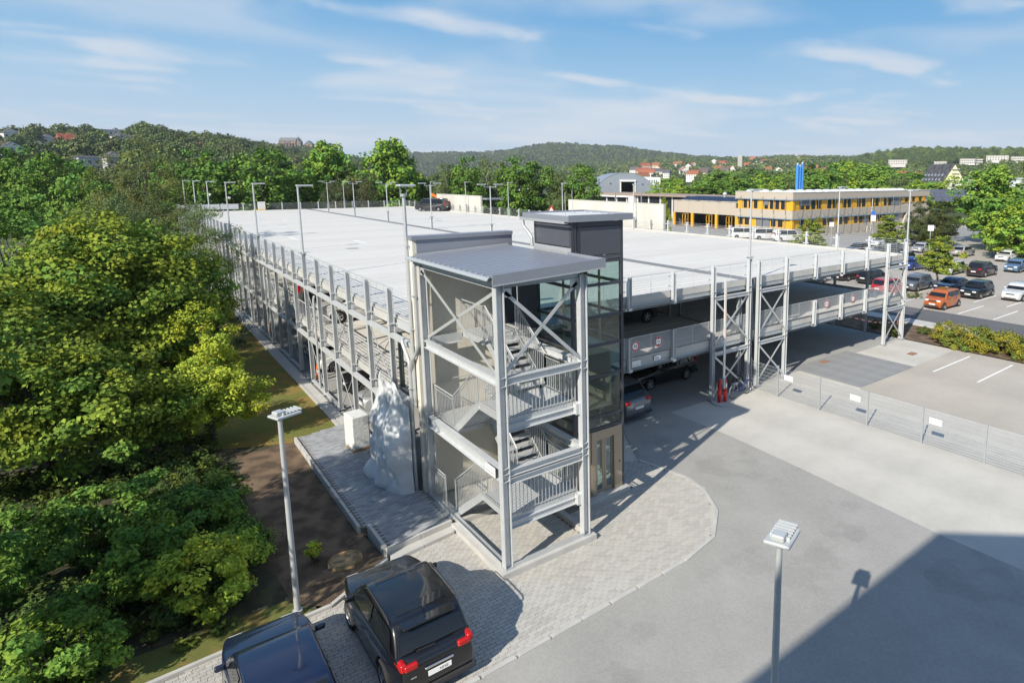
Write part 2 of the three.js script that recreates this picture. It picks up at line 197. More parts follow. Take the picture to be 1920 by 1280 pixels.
// ---------- parking garage ----------
const ZF = 2.35, ZB = -88, FL1 = 2.78, FL2 = 5.37;
const garage = thing('parking_garage', 'two-storey steel parking garage with pale concrete decks and galvanized posts', 'parking garage');
{
  const G = garage;
  const part = (n, g, m = mt.zinc) => mesh(n, g, m, G);
  // decks: precast panels laid across, 2.5 m wide
  for (const [x0, x1] of [[.32, 15.82], [16.42, 30.95]]) for (const [lv, fl] of [[0, FL1], [1, FL2]]) {
    for (let k = 0; k < 36; k++) { const z1 = 2.12 - k * 2.5, z0 = Math.max(z1 - (k % 4 === 3 ? 2.465 : 2.492), ZB); if (z1 <= ZB) break; mesh('deck_panel', bx(x0, x1, fl - .16, fl, z0, z1), k % 3 === 1 ? mt.deck2 : mt.deck, G); }
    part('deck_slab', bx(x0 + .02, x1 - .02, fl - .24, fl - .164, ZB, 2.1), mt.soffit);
    part('deck_kerb', x0 < 1 ? bx(x0 - .02, x0 + .1, fl + .004, fl + .14, ZB, 2.1) : bx(x1 - .1, x1 + .02, fl + .004, fl + .14, ZB, 2.1), mt.slabEdge);
    part('front_edge_beam', [bx(x0, x1, fl - .22, fl + .07, 2.13, 2.2)], mt.slabEdge);
    part('front_edge_channel', [bx(x0, x1, fl - .4, fl - .225, 2.12, 2.17), bx(x0, x1, fl - .4, fl - .385, 2.172, 2.24)], mt.zincDull);
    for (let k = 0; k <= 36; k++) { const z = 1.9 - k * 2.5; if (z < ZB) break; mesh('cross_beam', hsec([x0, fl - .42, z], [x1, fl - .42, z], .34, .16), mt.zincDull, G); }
  }
  part('joint_cover', bx(15.78, 16.46, FL2 + .003, FL2 + .02, ZB, 2.1), M(.26, .265, .27, .7, .2, { t: T.zinc, m: 2 }));
  // bay markings
  for (const [fl, y] of [[FL1, FL1 + .004], [FL2, FL2 + .004]]) for (const [x0, x1] of [[.6, 5.3], [10.7, 15.4], [16.9, 21.3], [26.2, 30.6]]) for (let k = 0; k < 35; k++) mesh('bay_marking', rectXZ(x0, x1, .9 - k * 2.5, 1.01 - k * 2.5, y), mt.paint, G);
  for (const [x, z, t] of [[3.9, -34.7, 0], [7.2, -28.9, 0], [8, -60, 0], [8, -18, PI], [24, -40, PI], [23.5, -20, 0]]) { const s = poly([[-.08, -1.4], [.08, -1.4], [.08, .5], [.3, .5], [0, 1.4], [-.3, .5], [-.08, .5]]); mesh('arrow_marking', new THREE.ShapeGeometry(s).rotateX(-PI / 2).rotateY(t).translate(x, FL2 + .005, z), mt.paint, G); }
  for (const [x, z] of [[5.4, -24.2], [3.5, -44], [21, -48], [24, -30], [19, -14]]) mesh('drain_cover', new THREE.CylinderGeometry(.42, .42, .012, 20).translate(x, FL2 + .006, z), mt.zincDull, G);
  // west side columns, beams, railing
  const colX = .06;
  const colG = join(hsec([colX, 0, 0], [colX, 6.47, 0], .17, .15, V(1, 0, 0)), 0);
  const foot = join([box(.3, .03, .3, colX, .03, 0)]);
  for (let i = 0; i <= 35; i++) {
    const z = -2.5 * i; const c = new THREE.Mesh(colG, mt.zinc); c.name = 'column'; c.position.z = z; c.castShadow = c.receiveShadow = true; G.add(c);
    const f = new THREE.Mesh(foot, mt.zincDull); f.name = 'base_plate'; c.add(f);
    for (const fl of [FL1, FL2]) { const b = mesh('bracket', [box(.26, .16, .2, .27, fl - .32, z), box(.22, .05, .24, .08, fl - .12, z - .02), box(.2, .08, .12, .3, fl - .16, z + .1)], mt.zinc, G); }
  }
  part('end_post', hsec([.06, 3.1, 2.1], [.06, 6.35, 2.1], .14, .12, V(1, 0, 0)));
  for (const fl of [FL1, FL2]) for (let i = 0; i < 35; i++) {
    const z0 = -2.5 * i - .08, z1 = z0 - 2.34;
    mesh('edge_beam', [bx(-.02, .14, fl - .58, fl - .43, z1, z0)], mt.zinc, G);
    mesh('deck_edge', [bx(.24, .315, fl - .26, fl + .02, z1 - .06, z0 + .06)], mt.slabEdge, G);
    const rr = []; for (let k = 0; k < 9; k++) rr.push(bx(.155, .167, fl + .12 + k * .115, fl + .134 + k * .115, z1 - .1, z0 + .1));
    for (const k of [.04, .36, .68, .98]) rr.push(bx(.168, .178, fl + .08, fl + 1.08, lerp(z0, z1, k) - .01, lerp(z0, z1, k) + .01));
    rr.push(bx(.15, .18, fl + 1.06, fl + 1.1, z1 - .1, z0 + .1));
    mesh('railing_panel', rr, mt.zinc, G);
    mesh('rail_clamp', [box(.05, .03, .07, .14, fl + .95, z0 - .12), box(.05, .03, .07, .14, fl + .3, z0 - .12)], mt.zincDull, G);
  }
  mesh('edge_beam', [bx(-.02, .14, FL2 - .58, FL2 - .43, .08, 2.35), bx(.24, .315, FL2 - .26, FL2 + .02, .06, 2.1)], mt.zinc, G);
  { const rr = []; for (let k = 0; k < 9; k++) rr.push(bx(.155, .167, FL2 + .12 + k * .115, FL2 + .134 + k * .115, 0, 2.1)); mesh('railing_panel', rr, mt.zinc, G); }
  for (let i = 0; i < 35; i++) { const z0 = -2.5 * i - .09, z1 = -2.5 * (i + 1) + .09; if (i % 3 !== 2) { mesh('sill_beam', bx(-.02, .1, .06, .15, z1, z0), mt.zinc, G); }
    if (i % 2 === 0) for (const [y0, y1] of [[.15, 2.2], [3.0, 4.78]]) mesh('brace_rod', [rod([.05, y0, z0], [.05, y1, z1], .018), rod([.08, y1, z0], [.08, y0, z1], .018)], mt.zincDull, G); }
  for (const i of [4, 9, 14, 19]) mesh('downpipe', tube([[-.08, 4.75, -2.5 * i - .22], [-.13, 4.6, -2.5 * i - .22], [-.13, 2.2, -2.5 * i - .22], [-.13, .3, -2.5 * i - .22]], .05, 10, 20), mt.steel, G);
  // inner and east columns
  for (let i = 0; i <= 17; i++) for (const x of [15.72, 16.52]) mesh('column', hsec([x, 0, 1.9 - i * 5], [x, FL2 - .6, 1.9 - i * 5], .2, .18, V(1, 0, 0)), mt.zincDull, G);
  const postG = join([...hsec([31.02, FL2 - .5, 0], [31.02, FL2 + 1.08, 0], .14, .13, V(1, 0, 0)), box(.05, .06, .5, 30.93, FL2 + .25, 0), box(.05, .06, .5, 30.93, FL2 + .8, 0)]), postL = join(hsec([31.02, 0, 0], [31.02, FL2 - .5, 0], .16, .14, V(1, 0, 0)));
  for (let i = 0; i <= 36; i++) { const z = 2.2 - 2.5 * i; if (z < ZB) break; for (const [g, n] of [[postG, 'rail_post'], [postL, 'column']]) { if (n === 'rail_post' && ((z < -20.8 && z > -37) || (z < -58 && z > -75))) { } const o = new THREE.Mesh(g, mt.zinc); o.name = n; o.position.z = z; o.castShadow = o.receiveShadow = true; G.add(o); }
    const rr = []; for (let k = 0; k < 8; k++) rr.push(bx(30.90, 30.908, FL2 + .14 + k * .125, FL2 + .15 + k * .125, z - 2.4, z - .08)); if (z - 2.5 > ZB) mesh('railing_panel', rr, mt.zinc, G);
    const r2 = []; for (let k = 0; k < 6; k++) r2.push(bx(30.90, 30.91, FL1 + .14 + k * .16, FL1 + .155 + k * .16, z - 2.4, z - .08)); if (z - 2.5 > ZB) mesh('railing_panel', r2, mt.zinc, G); }
  // far end
  for (let x = .3; x < 31; x += 2.5) { mesh('rail_post', hsec([x, FL2 - .4, ZB - .1], [x, FL2 + 1.1, ZB - .1], .14, .13), mt.zinc, G); mesh('column', hsec([x, 0, ZB - .1], [x, FL2 - .4, ZB - .1], .16, .14), mt.zinc, G); const rr = []; for (let k = 0; k < 7; k++) rr.push(bx(x + .08, x + 2.4, FL2 + .14 + k * .14, FL2 + .155 + k * .14, ZB - .06, ZB - .05)); mesh('railing_panel', rr, mt.zinc, G); }
  for (let k = 0; k < 3; k++) mesh('end_screen', bx(.4 + k * 2.3, 2.6 + k * 2.3, FL2 + .25, FL2 + 1.0, ZB + .02, ZB + .05), M(.5, .52, .54, .6, .2), G);
  mesh('end_cabinet', bx(9.6, 10.5, FL2, FL2 + 1.25, ZB + .15, ZB + .6), M(.62, .62, .6, .6), G); mesh('yellow_plate', bx(8.9, 10.4, FL2, FL2 + .1, ZB + .65, ZB + .9), mt.yellow, G);
  // front (south) side: braced frames, posts, railings
  const FX = { B: 13.45, C: 15.88, D: 16.6, E: 18.78, F: 21.31, G: 23.85, H: 26.38, I: 28.7, J: 30.93 };
  const top = { C: 6.4 };
  for (const k of ['B', 'C', 'D', 'E', 'I', 'J']) { const x = FX[k]; const c = mesh('front_column', hsec([x, 0, ZF], [x, top[k] ?? 6.32, ZF], .18, .17, V(1, 0, 0)), mt.zinc, G); mesh('base_plate', box(.36, .05, .34, x, .02, ZF), mt.zincDull, c); for (const fl of [FL1, FL2]) for (const q of [.25, .5]) mesh('stiffener', box(.2, .02, .2, x, fl - q, ZF), mt.zinc, c); }
  for (const [a, b] of [['B', 'C'], ['D', 'E'], ['I', 'J']]) { const x0 = FX[a] + .1, x1 = FX[b] - .1; for (const [y, yb] of [[4.78, 2.62], [2.18, .2]]) { mesh('frame_beam', hsec([x0, y, ZF + .02], [x1, y, ZF + .02], .17, .14), mt.zinc, G); mesh('brace', [bar([x0, y - .12, ZF + .05], [x1, yb, ZF + .05], .02, .09), bar([x0, yb - .07, ZF + .05], [x1, yb - .07, ZF + .05], .015, .015)], mt.steel, G); mesh('brace', bar([x0, yb, ZF - .03], [x1, y - .12, ZF - .03], .02, .09), mt.steel, G); } }
  mesh('gap_post', [...hsec([16.24, 0, 2.1], [16.24, 5.2, 2.1], .22, .2, V(1, 0, 0))], mt.zincDull, G);
  const pg = (y0, y1) => join([...hsec([0, y0, 0], [0, y1, 0], .17, .15, V(1, 0, 0)), box(.2, .02, .22, 0, y0, -.02), box(.17, .1, .14, 0, y0 + .06, .03)]), pu = pg(4.9, 6.26), pl = pg(2.34, 3.74);
  for (const x of [6.2, 8.6, 11.03, FX.F, FX.G, FX.H]) for (const g of [pu, pl]) { const o = new THREE.Mesh(g, mt.zinc); o.name = 'front_post'; o.position.set(x, 0, ZF - .02); o.castShadow = o.receiveShadow = true; G.add(o); }
  const xs = [5.4, 6.2, 8.6, 11.03, 13.45, 15.88, 16.6, 18.78, 21.31, 23.85, 26.38, 28.7, 30.93];
  for (let i = 0; i + 1 < xs.length; i++) { const a = xs[i] + .08, b = xs[i + 1] - .08; if (i === 5) continue;
    const u = []; for (let k = 0; k < 8; k++) u.push(bx(a, b, FL2 + .16 + k * .1, FL2 + .166 + k * .1, 2.24, 2.246)); u.push(bx(a, b, FL2 + .86, FL2 + .885, 2.235, 2.255)); for (const t of [.05, .5, .95]) u.push(bx(lerp(a, b, t) - .006, lerp(a, b, t) + .006, FL2 + .1, FL2 + .88, 2.247, 2.253)); mesh('railing_panel', u, mt.zinc, G);
    const l = []; for (let k = 0; k < 26; k++) l.push(bx(a, b, FL1 + .14 + k * .03, FL1 + .149 + k * .03, 2.24, 2.25)); l.push(bx(a, b, FL1 + .93, FL1 + .955, 2.23, 2.26)); for (const t of [.05, .5, .95]) l.push(bx(lerp(a, b, t) - .008, lerp(a, b, t) + .008, FL1 + .1, FL1 + .95, 2.25, 2.256)); mesh('railing_panel', l, mt.zinc, G);
    mesh('rail_clamp', [box(.12, .025, .03, b - .12, FL2 + .72, 2.27), box(.12, .025, .03, b - .12, FL2 + .3, 2.27), box(.1, .025, .03, b - .12, FL1 + .72, 2.27)], mt.zincDull, G); }
}
// concrete ramp walls on the east edge
function rampWall(label, z0, z1, y1) { const o = thing('concrete_wall', label, 'wall'); const n = Math.round((z0 - z1) / 2.6); for (let k = 0; k < n; k++) { const a = lerp(z0, z1, k / n) - .006, b = lerp(z0, z1, (k + 1) / n) + .006; mesh('wall_panel', bx(31.25, 31.5, -.1, y1 + (k % 2 ? .004 : 0), b, a), mt.concrete, o); } mesh('coping', bx(31.22, 31.53, y1 + .004, y1 + .05, z1, z0), mt.concrete, o); return o; }
{ const w = rampWall('long pale concrete wall on the far deck edge behind the lift', -21.2, -37, 7.85); mesh('vent_grille', bx(31.22, 31.25, 6.3, 6.75, -33.8, -32.6), mt.zincDull, w); }
{ const w = rampWall('short concrete wall behind the dark van on the upper deck', -58.8, -74, 7.75); mesh('vent_grille', bx(31.22, 31.25, 6.6, 7.0, -71, -70), mt.zincDull, w); mesh('canopy', bx(31.55, 34, 7.3, 7.5, -58.9, -57.5), mt.roofMetal, w); }
// lamps on the deck
const lampG = {};
function deckLamp(x, z, y0, y1, kind, label) { const o = thing('deck_lamp', label, 'lamp', [x, y0, z], 0, 'lamps on the upper parking deck'); const h = y1 - y0;
  mesh('pole', rod([0, 0, 0], [0, h, 0], .055, 10, .04), mt.steel, o);
  if (y0 < 6) mesh('stub_column', hsec([0, 0, 0], [0, 1.1, 0], .17, .15, V(1, 0, 0)), mt.zinc, o);
  mesh('collar_plate', [box(.26, .03, .26, 0, y0 < 6 ? 1.11 : .02, 0), box(.5, .02, .06, .05, y0 < 6 ? 1.16 : .07, 0)], mt.zincDull, o);
  if (kind === 2) { mesh('cross_arm', [bar([-.55, h - .08, 0], [.55, h - .08, 0], .05, .05), bar([-.5, h - .08, 0], [-.5, h + .1, 0], .05, .05), bar([.5, h - .08, 0], [.5, h + .1, 0], .05, .05)], mt.steel, o); for (const s of [-1, 1]) mesh('lamp_head', rbox(.7, .07, .3, .03, s * .72, h + .13, 0), M(.5, .52, .53, .5, .3), o); }
  else { mesh('arm', bar([0, h - .05, 0], [.2, h + .02, 0], .06, .06), mt.steel, o); mesh('lamp_head', rbox(.72, .08, .32, .03, .3, h + .03, 0), M(.5, .52, .53, .5, .3), o); } return o; }
const ordw = ['nearest', 'second', 'third', 'fourth', 'fifth', 'sixth'];
[5, 10, 15, 20, 25, 30].forEach((i, k) => { const o = deckLamp(.06, -2.5 * i, 6.49, 9.75, 1, `single-arm lamp on the ${k ? ordw[k] + ' nearest' : 'nearest'} lamp post of the left deck edge`); if (i === 15 || i === 20) mesh('camera_box', rbox(.16, .16, .4, .05, .15, 2.1, .2), mt.white, o); });
[-25, -37.5, -50, -62.5, -75].forEach((z, k) => deckLamp(16.15, z, FL2 + .02, 9.55, 2, `double-arm lamp on the deck median, ${k ? ordw[k] + ' nearest' : 'nearest'} to the stair tower`));
[-2.6, -25, -37.5, -50, -62.5, -75].forEach((z, k) => { const o = deckLamp(30.8, z, FL2 + .02, 9.6, 1, k ? `slim deck lamp at the right-hand railing, ${ordw[k]} from the front corner` : 'slim deck lamp at the right railing nearest the front corner'); });
deckLamp(FX_C(), ZF, 6.44, 9.62, 1, 'tall lamp on the braced column beside the expansion gap');
deckLamp(30.93, ZF, 6.36, 9.44, 1, 'tall lamp on the far right front corner column');
deckLamp(21.5, ZB + .4, FL2 + .02, 9.5, 1, 'small far lamp at the end railing left of the van');
function FX_C() { return 15.88; }
// ---------- concrete wall and stair tower ----------
{
  const w = thing('stair_wall', 'tall cream concrete wall behind the open steel stair, metal capped', 'wall');
  const ys = [[0, 2.76], [2.766, 5.35], [5.356, 8.3]];
  for (const [a, b] of ys) { mesh('wall_panel', bx(-.02, 1.55, a, b, 2.42, 2.68), mt.cream, w); mesh('wall_panel', bx(1.556, 3.3, a, b, 2.42, 2.68), mt.cream, w); }
  mesh('cladding', bx(.1, 3.3, 7.86, 8.3, 2.685, 2.70), mt.roofMetal, w);
  mesh('coping', [bx(-.06, 3.3, 8.304, 8.42, 2.36, 2.76)], mt.roofMetal, w);
  // wall lamp on a long pole
  const l = thing('wall_lamp', 'tall lamp pole at the left end of the cream wall', 'lamp', [-.08, 3.0, 2.36]);
  mesh('pole', rod([0, 0, 0], [0, 6.6, 0], .055, 10, .05), mt.steel, l); mesh('lamp_cage', [rod([0, 6.6, 0], [0, 6.68, 0], .1, 12), rod([-.09, 6.66, 0], [-.09, 6.9, 0], .012), rod([.09, 6.66, 0], [.09, 6.9, 0], .012)], mt.zincDull, l); mesh('lamp_head', [rbox(.5, .07, .34, .03, .08, 6.93, 0)], mt.steel, l); mesh('wall_bracket', [box(.12, .05, .12, .02, 2.5, .06), box(.12, .05, .12, .02, 5.1, .06)], mt.zincDull, l);
  // drain pipes
  const d = thing('downpipe', 'zinc downpipe with two bends joining at the left wall end', 'downpipe');
  mesh('pipe', tube([[.02, 7.65, 2.85], [-.06, 7.5, 2.82], [-.06, 5.4, 2.78], [-.06, 5.0, 2.76], [-.1, 4.7, 2.6], [-.16, 4.5, 2.45], [-.18, 4.2, 2.34]], .05, 10, 40), mt.steel, d);
  mesh('pipe', tube([[-.1, 5.1, 1.7], [-.2, 5.05, 1.8], [-.2, 4.8, 2.0], [-.18, 4.5, 2.25], [-.18, 4.2, 2.3], [-.18, 2.4, 2.3], [-.18, .1, 2.3]], .055, 10, 40), mt.steel, d);
  mesh('clamp', [box(.14, .04, .14, -.06, 6.6, 2.78), box(.14, .04, .14, -.18, 3.6, 2.32)], mt.zincDull, d);
}
const tower = thing('stair_tower', 'open galvanized steel stair tower with flat grey roof', 'stair tower');
{
  const G = tower, part = (n, g, m = mt.zinc) => mesh(n, g, m, G), Z = mt.zinc;
  const L1 = 2.78, L2 = 5.35, M1 = 1.42, M2 = 4.08, XQ = .12, XS = 2.55, ZQ = 7.92, ZP = 2.95;
  // base kerb and ground channel
  part('base_kerb', [bx(-.14, .02, -.05, .16, 4.95, 8.16), bx(.024, 2.78, -.05, .16, 8.0, 8.16), bx(2.62, 2.78, -.05, .15, 4.95, 7.996), bx(.024, 2.6, -.05, .15, 4.8, 4.94)], mt.kerb);
  part('ground_channel', [bx(.0, .2, .165, .185, 2.9, 7.8), bx(.0, .02, .186, .26, 2.9, 7.8), bx(.24, 2.44, .165, .185, 7.84, 8.02), bx(.24, 2.44, .186, .26, 8.0, 8.02)], mt.steel);
  for (const [x, z] of [[XQ, ZQ], [XS, ZQ], [XQ, ZP], [XS, ZP]]) { const c = mesh('column', hsec([x, .16, z], [x, 7.62, z], .22, .2, V(1, 0, 0), .02), Z, G); mesh('base_plate', box(.26, .03, .26, x, .16, z), mt.zincDull, c); for (const y of [2.55, 2.75, 2.9, 5.05, 5.27]) mesh('stiffener', box(.2, .015, .19, x, y, z), Z, c); }
  // horizontal beams
  for (const y of [2.7, 5.16]) { part('side_beam', hsec([.1, y, 3.07], [.1, y, 7.8], y < 3 ? .34 : .22, .18)); part('back_beam', hsec([XS, y, 3.07], [XS, y, 7.8], .22, .16)); }
  part('front_beam', hsec([.24, 2.74, ZQ], [2.44, 2.74, ZQ], .17, .19)); part('front_beam', hsec([.24, 2.52, ZQ], [2.44, 2.52, ZQ], .17, .19)); part('front_beam', hsec([.24, 5.16, ZQ], [2.44, 5.16, ZQ], .19, .19));
  part('roof_beam', [...hsec([.1, 7.6, 3.07], [.1, 7.6, 7.8], .2, .14), ...hsec([.24, 7.62, ZQ], [2.44, 7.62, ZQ], .18, .14)]);
  part('plate_girder', [bx(.28, .62, L2 - .28, L2, 2.72, 2.76), bx(.24, 1.26, L2 - .3, L2 - .02, 2.98, 3.02), bx(.24, 1.26, L2 - .32, L2 - .3, 2.9, 3.1)], mt.steel);
  // braces
  part('brace', [bar([.05, 7.42, 3.1], [.05, 5.36, 7.75], .02, .09), box(.02, .22, .28, .05, 7.4, 3.2)], mt.steel); part('brace', [bar([.16, 5.36, 3.1], [.16, 7.42, 7.75], .02, .09)], mt.steel);
  part('brace', [bar([.26, 7.42, ZQ + .07], [2.42, 5.36, ZQ + .07], .09, .02, V(0, 0, 1)), box(.24, .22, .02, .32, 7.4, ZQ + .07)], mt.steel); part('brace', [bar([.26, 5.36, ZQ - .04], [2.42, 7.42, ZQ - .04], .09, .02, V(0, 0, 1)), box(.24, .22, .02, 2.34, 7.4, ZQ - .04)], mt.steel);
  // landings and flights
  const grate = M(.64, .66, .665, .5, .25, { t: T.zinc, m: .5 });
  const landing = (x0, x1, z0, z1, y) => { const o = mesh('landing', [bx(x0, x1, y - .17, y - .04, z0, z0 + .02), bx(x0, x1, y - .17, y - .04, z1 - .02, z1), bx(x0, x0 + .02, y - .17, y, z0 + .02, z1 - .02), bx(x1 - .02, x1, y - .17, y, z0 + .02, z1 - .02)], mt.steel, G); const g = []; for (let x = x0 + .05; x < x1 - .03; x += .1) g.push(bx(x, x + .085, y - .035, y, z0 + .02, z1 - .02)); mesh('grating', g, grate, o); return o; };
  const flight = (x0, x1, z0, y0, z1, y1) => { const o = new THREE.Group(); o.name = 'stair_flight'; G.add(o); for (const x of [x0, x1]) mesh('stringer', bar([x, y0 - .06, z0], [x, y1 - .06, z1], .02, .22), mt.steel, o); const n = 7; for (let k = 0; k < n; k++) { const t = (k + .5) / n, y = lerp(y0, y1, (k + 1) / (n + 1)), z = lerp(z0, z1, t), w = .27; mesh('tread', [bx(x0 + .02, x1 - .02, y - .012, y, z - w / 2, z + w / 2), bx(x0 + .02, x1 - .02, y - .05, y - .013, z - w / 2, z - w / 2 + .015), bx(x0 + .02, x1 - .02, y - .05, y - .013, z + w / 2 - .015, z + w / 2)], grate, o); } return o; };
  const rail = (pts, n) => { const g = []; for (let i = 0; i + 1 < pts.length; i++) { const a = pts[i], b = pts[i + 1], L = Math.hypot(b[0] - a[0], b[2] - a[2]), k = Math.max(2, Math.round(L / .11)); g.push(rod([a[0], a[1] + 1.02, a[2]], [b[0], b[1] + 1.02, b[2]], .022, 8), bar([a[0], a[1] + .92, a[2]], [b[0], b[1] + .92, b[2]], .03, .012), bar([a[0], a[1] + .06, a[2]], [b[0], b[1] + .06, b[2]], .03, .012)); for (let j = i ? 1 : 0; j <= k; j++) { const t = j / k, x = lerp(a[0], b[0], t), y = lerp(a[1], b[1], t), z = lerp(a[2], b[2], t), post = j === 0 || j === k; g.push(box(post ? .03 : .014, post ? 1.06 : .87, post ? .03 : .014, x, y + (post ? .47 : .49), z)); } } return mesh('railing', g, mt.steel, G); };
  const xl0 = .3, xl1 = 1.32, xr0 = 1.42, xr1 = 2.42;
  landing(xl0, xr1, 6.15, 7.72, M1); landing(xl0, xr1, 6.15, 7.72, M2);
  landing(xl0, xr1, 2.8, 4.42, L1); landing(1.3, xr1, 2.8, 4.42, L2);
  flight(xl0, xl1, 4.3, .1, 6.15, M1); flight(xr0, xr1, 6.15, M1, 4.42, L1); flight(xl0, xl1, 4.42, L1, 6.15, M2); flight(xr0, xr1, 6.15, M2, 4.42, L2);
  rail([[xl0, .12, 4.3], [xl0, M1, 6.15], [xl0, M1, 7.7]]); rail([[xl0, M1, 7.72], [xr1, M1, 7.72]]); rail([[xl1, .12, 4.3], [xl1, M1, 6.1]]); rail([[xr0, M1, 6.15], [xr0, L1, 4.42]]); rail([[xr1, M1, 6.15], [xr1, L1, 4.42]]); rail([[xr1, M1, 7.7], [xr1, M1, 6.15]]);
  rail([[xl0, L1, 2.95], [xl0, L1, 4.42], [xl0, M2, 6.15], [xl0, M2, 7.7]]); rail([[xl0, M2, 7.72], [xr1, M2, 7.72]]); rail([[xl1, L1, 4.42], [xl1, M2, 6.1]]); rail([[xr0, M2, 6.15], [xr0, L2, 4.42], [1.32, L2, 4.42], [1.32, L2, 2.9]]); rail([[xr1, M2, 6.15], [xr1, L2, 4.42]]); rail([[xr1, M2, 7.7], [xr1, M2, 6.15]]);
  rail([[.16, .14, 3.1], [.16, .14, 3.9]]);
  // wall handrail
  part('handrail', [rod([.9, 3.8, 2.76], [1.6, 3.8, 2.76], .02), rod([.3, 3.72, 2.76], [.95, 3.72, 2.76], .02)], mt.steel);
  part('landing_bracket', [M1, M2].map(y => [box(.2, .3, .16, 2.42, y - .18, 7.84), box(.04, .34, .24, 2.44, y - .18, 7.84)]).flat());
  for (const y of [M1, M2]) part('landing_beam', hsec([.3, y - .24, 7.74], [2.4, y - .24, 7.74], .2, .12));
  // entrance plate on the ground
  part('ramp_plate', [slabOf([[-.1, 3.4], [.3, 3.4], [.3, 4.7], [-.1, 4.7]], .172, .182)], M(.36, .40, .42, .5, .3, { t: T.fine, m: 1 }));
  // roof: standing-seam sheet draining to the left, gutter, fascia
  const ry = (x) => 7.80 + (x + .1) * .045;
  const roof = mesh('roof', [new THREE.BufferGeometry().copy((() => { const g = new THREE.BoxGeometry(3.2, .06, 5.42, 1, 1, 1).translate(1.5, 0, 5.46); const p = g.attributes.position; for (let i = 0; i < p.count; i++) p.setY(i, p.getY(i) + ry(p.getX(i))); g.computeVertexNormals(); return g; })())], mt.roofMetal, G);
  for (let k = 0; k < 16; k++) { const z = 2.95 + k * .335; mesh('roof_rib', bar([-.08, ry(-.08) + .034, z], [3.06, ry(3.06) + .034, z], .06, .014), mt.roofMetal, roof); mesh('rib_end', box(.05, .06, .06, -.12, ry(-.12) + .03, z), mt.zincDull, roof); }
  const fa = new THREE.BoxGeometry(3.3, .26, .03).translate(1.5, 0, 8.19); { const p = fa.attributes.position; for (let i = 0; i < p.count; i++) p.setY(i, p.getY(i) + ry(p.getX(i)) - .03); }
  mesh('fascia', fa, mt.roofMetal, roof); mesh('fascia_drip', bar([-.15, ry(-.15) - .165, 8.2], [3.15, ry(3.15) - .165, 8.2], .05, .02), mt.flash, roof); mesh('fascia', bx(3.11, 3.14, ry(3.1) - .17, ry(3.1) + .1, 6.4, 8.17), mt.roofMetal, roof);
  const gut = new THREE.CylinderGeometry(.075, .075, 5.4, 12, 1, true, PI / 2 * 0 + PI / 2, PI).rotateX(PI / 2).translate(-.2, ry(-.2) - .03, 5.48); mesh('gutter', [gut, bx(-.14, -.1, ry(-.1) - .12, ry(-.1) - .02, 2.8, 8.17), bx(-.29, -.265, ry(-.2) - .035, ry(-.2) - .015, 2.8, 8.17)], new THREE.MeshStandardMaterial({ color: new THREE.Color(.45, .48, .5), roughness: .5, metalness: .4, side: THREE.DoubleSide }), roof);
  mesh('flashing', bar([.0, ry(0) + .06, 2.79], [3.1, ry(3.1) + .06, 2.79], .04, .06), mt.flash, roof);
  // concealed floor slabs link to the garage
  part('bridge_plate', [bx(2.45, 5.2, L1 - .16, L1, 2.75, 4.15), bx(2.45, 5.2, L2 - .16, L2, 2.75, 4.15)], mt.slabEdge);
  part('shaft_wall', [bx(2.9, 3.28, 0.0, 7.7, 2.72, 2.95), bx(2.62, 3.28, 5.4, 7.7, 4.22, 4.3)], mt.dark);
}
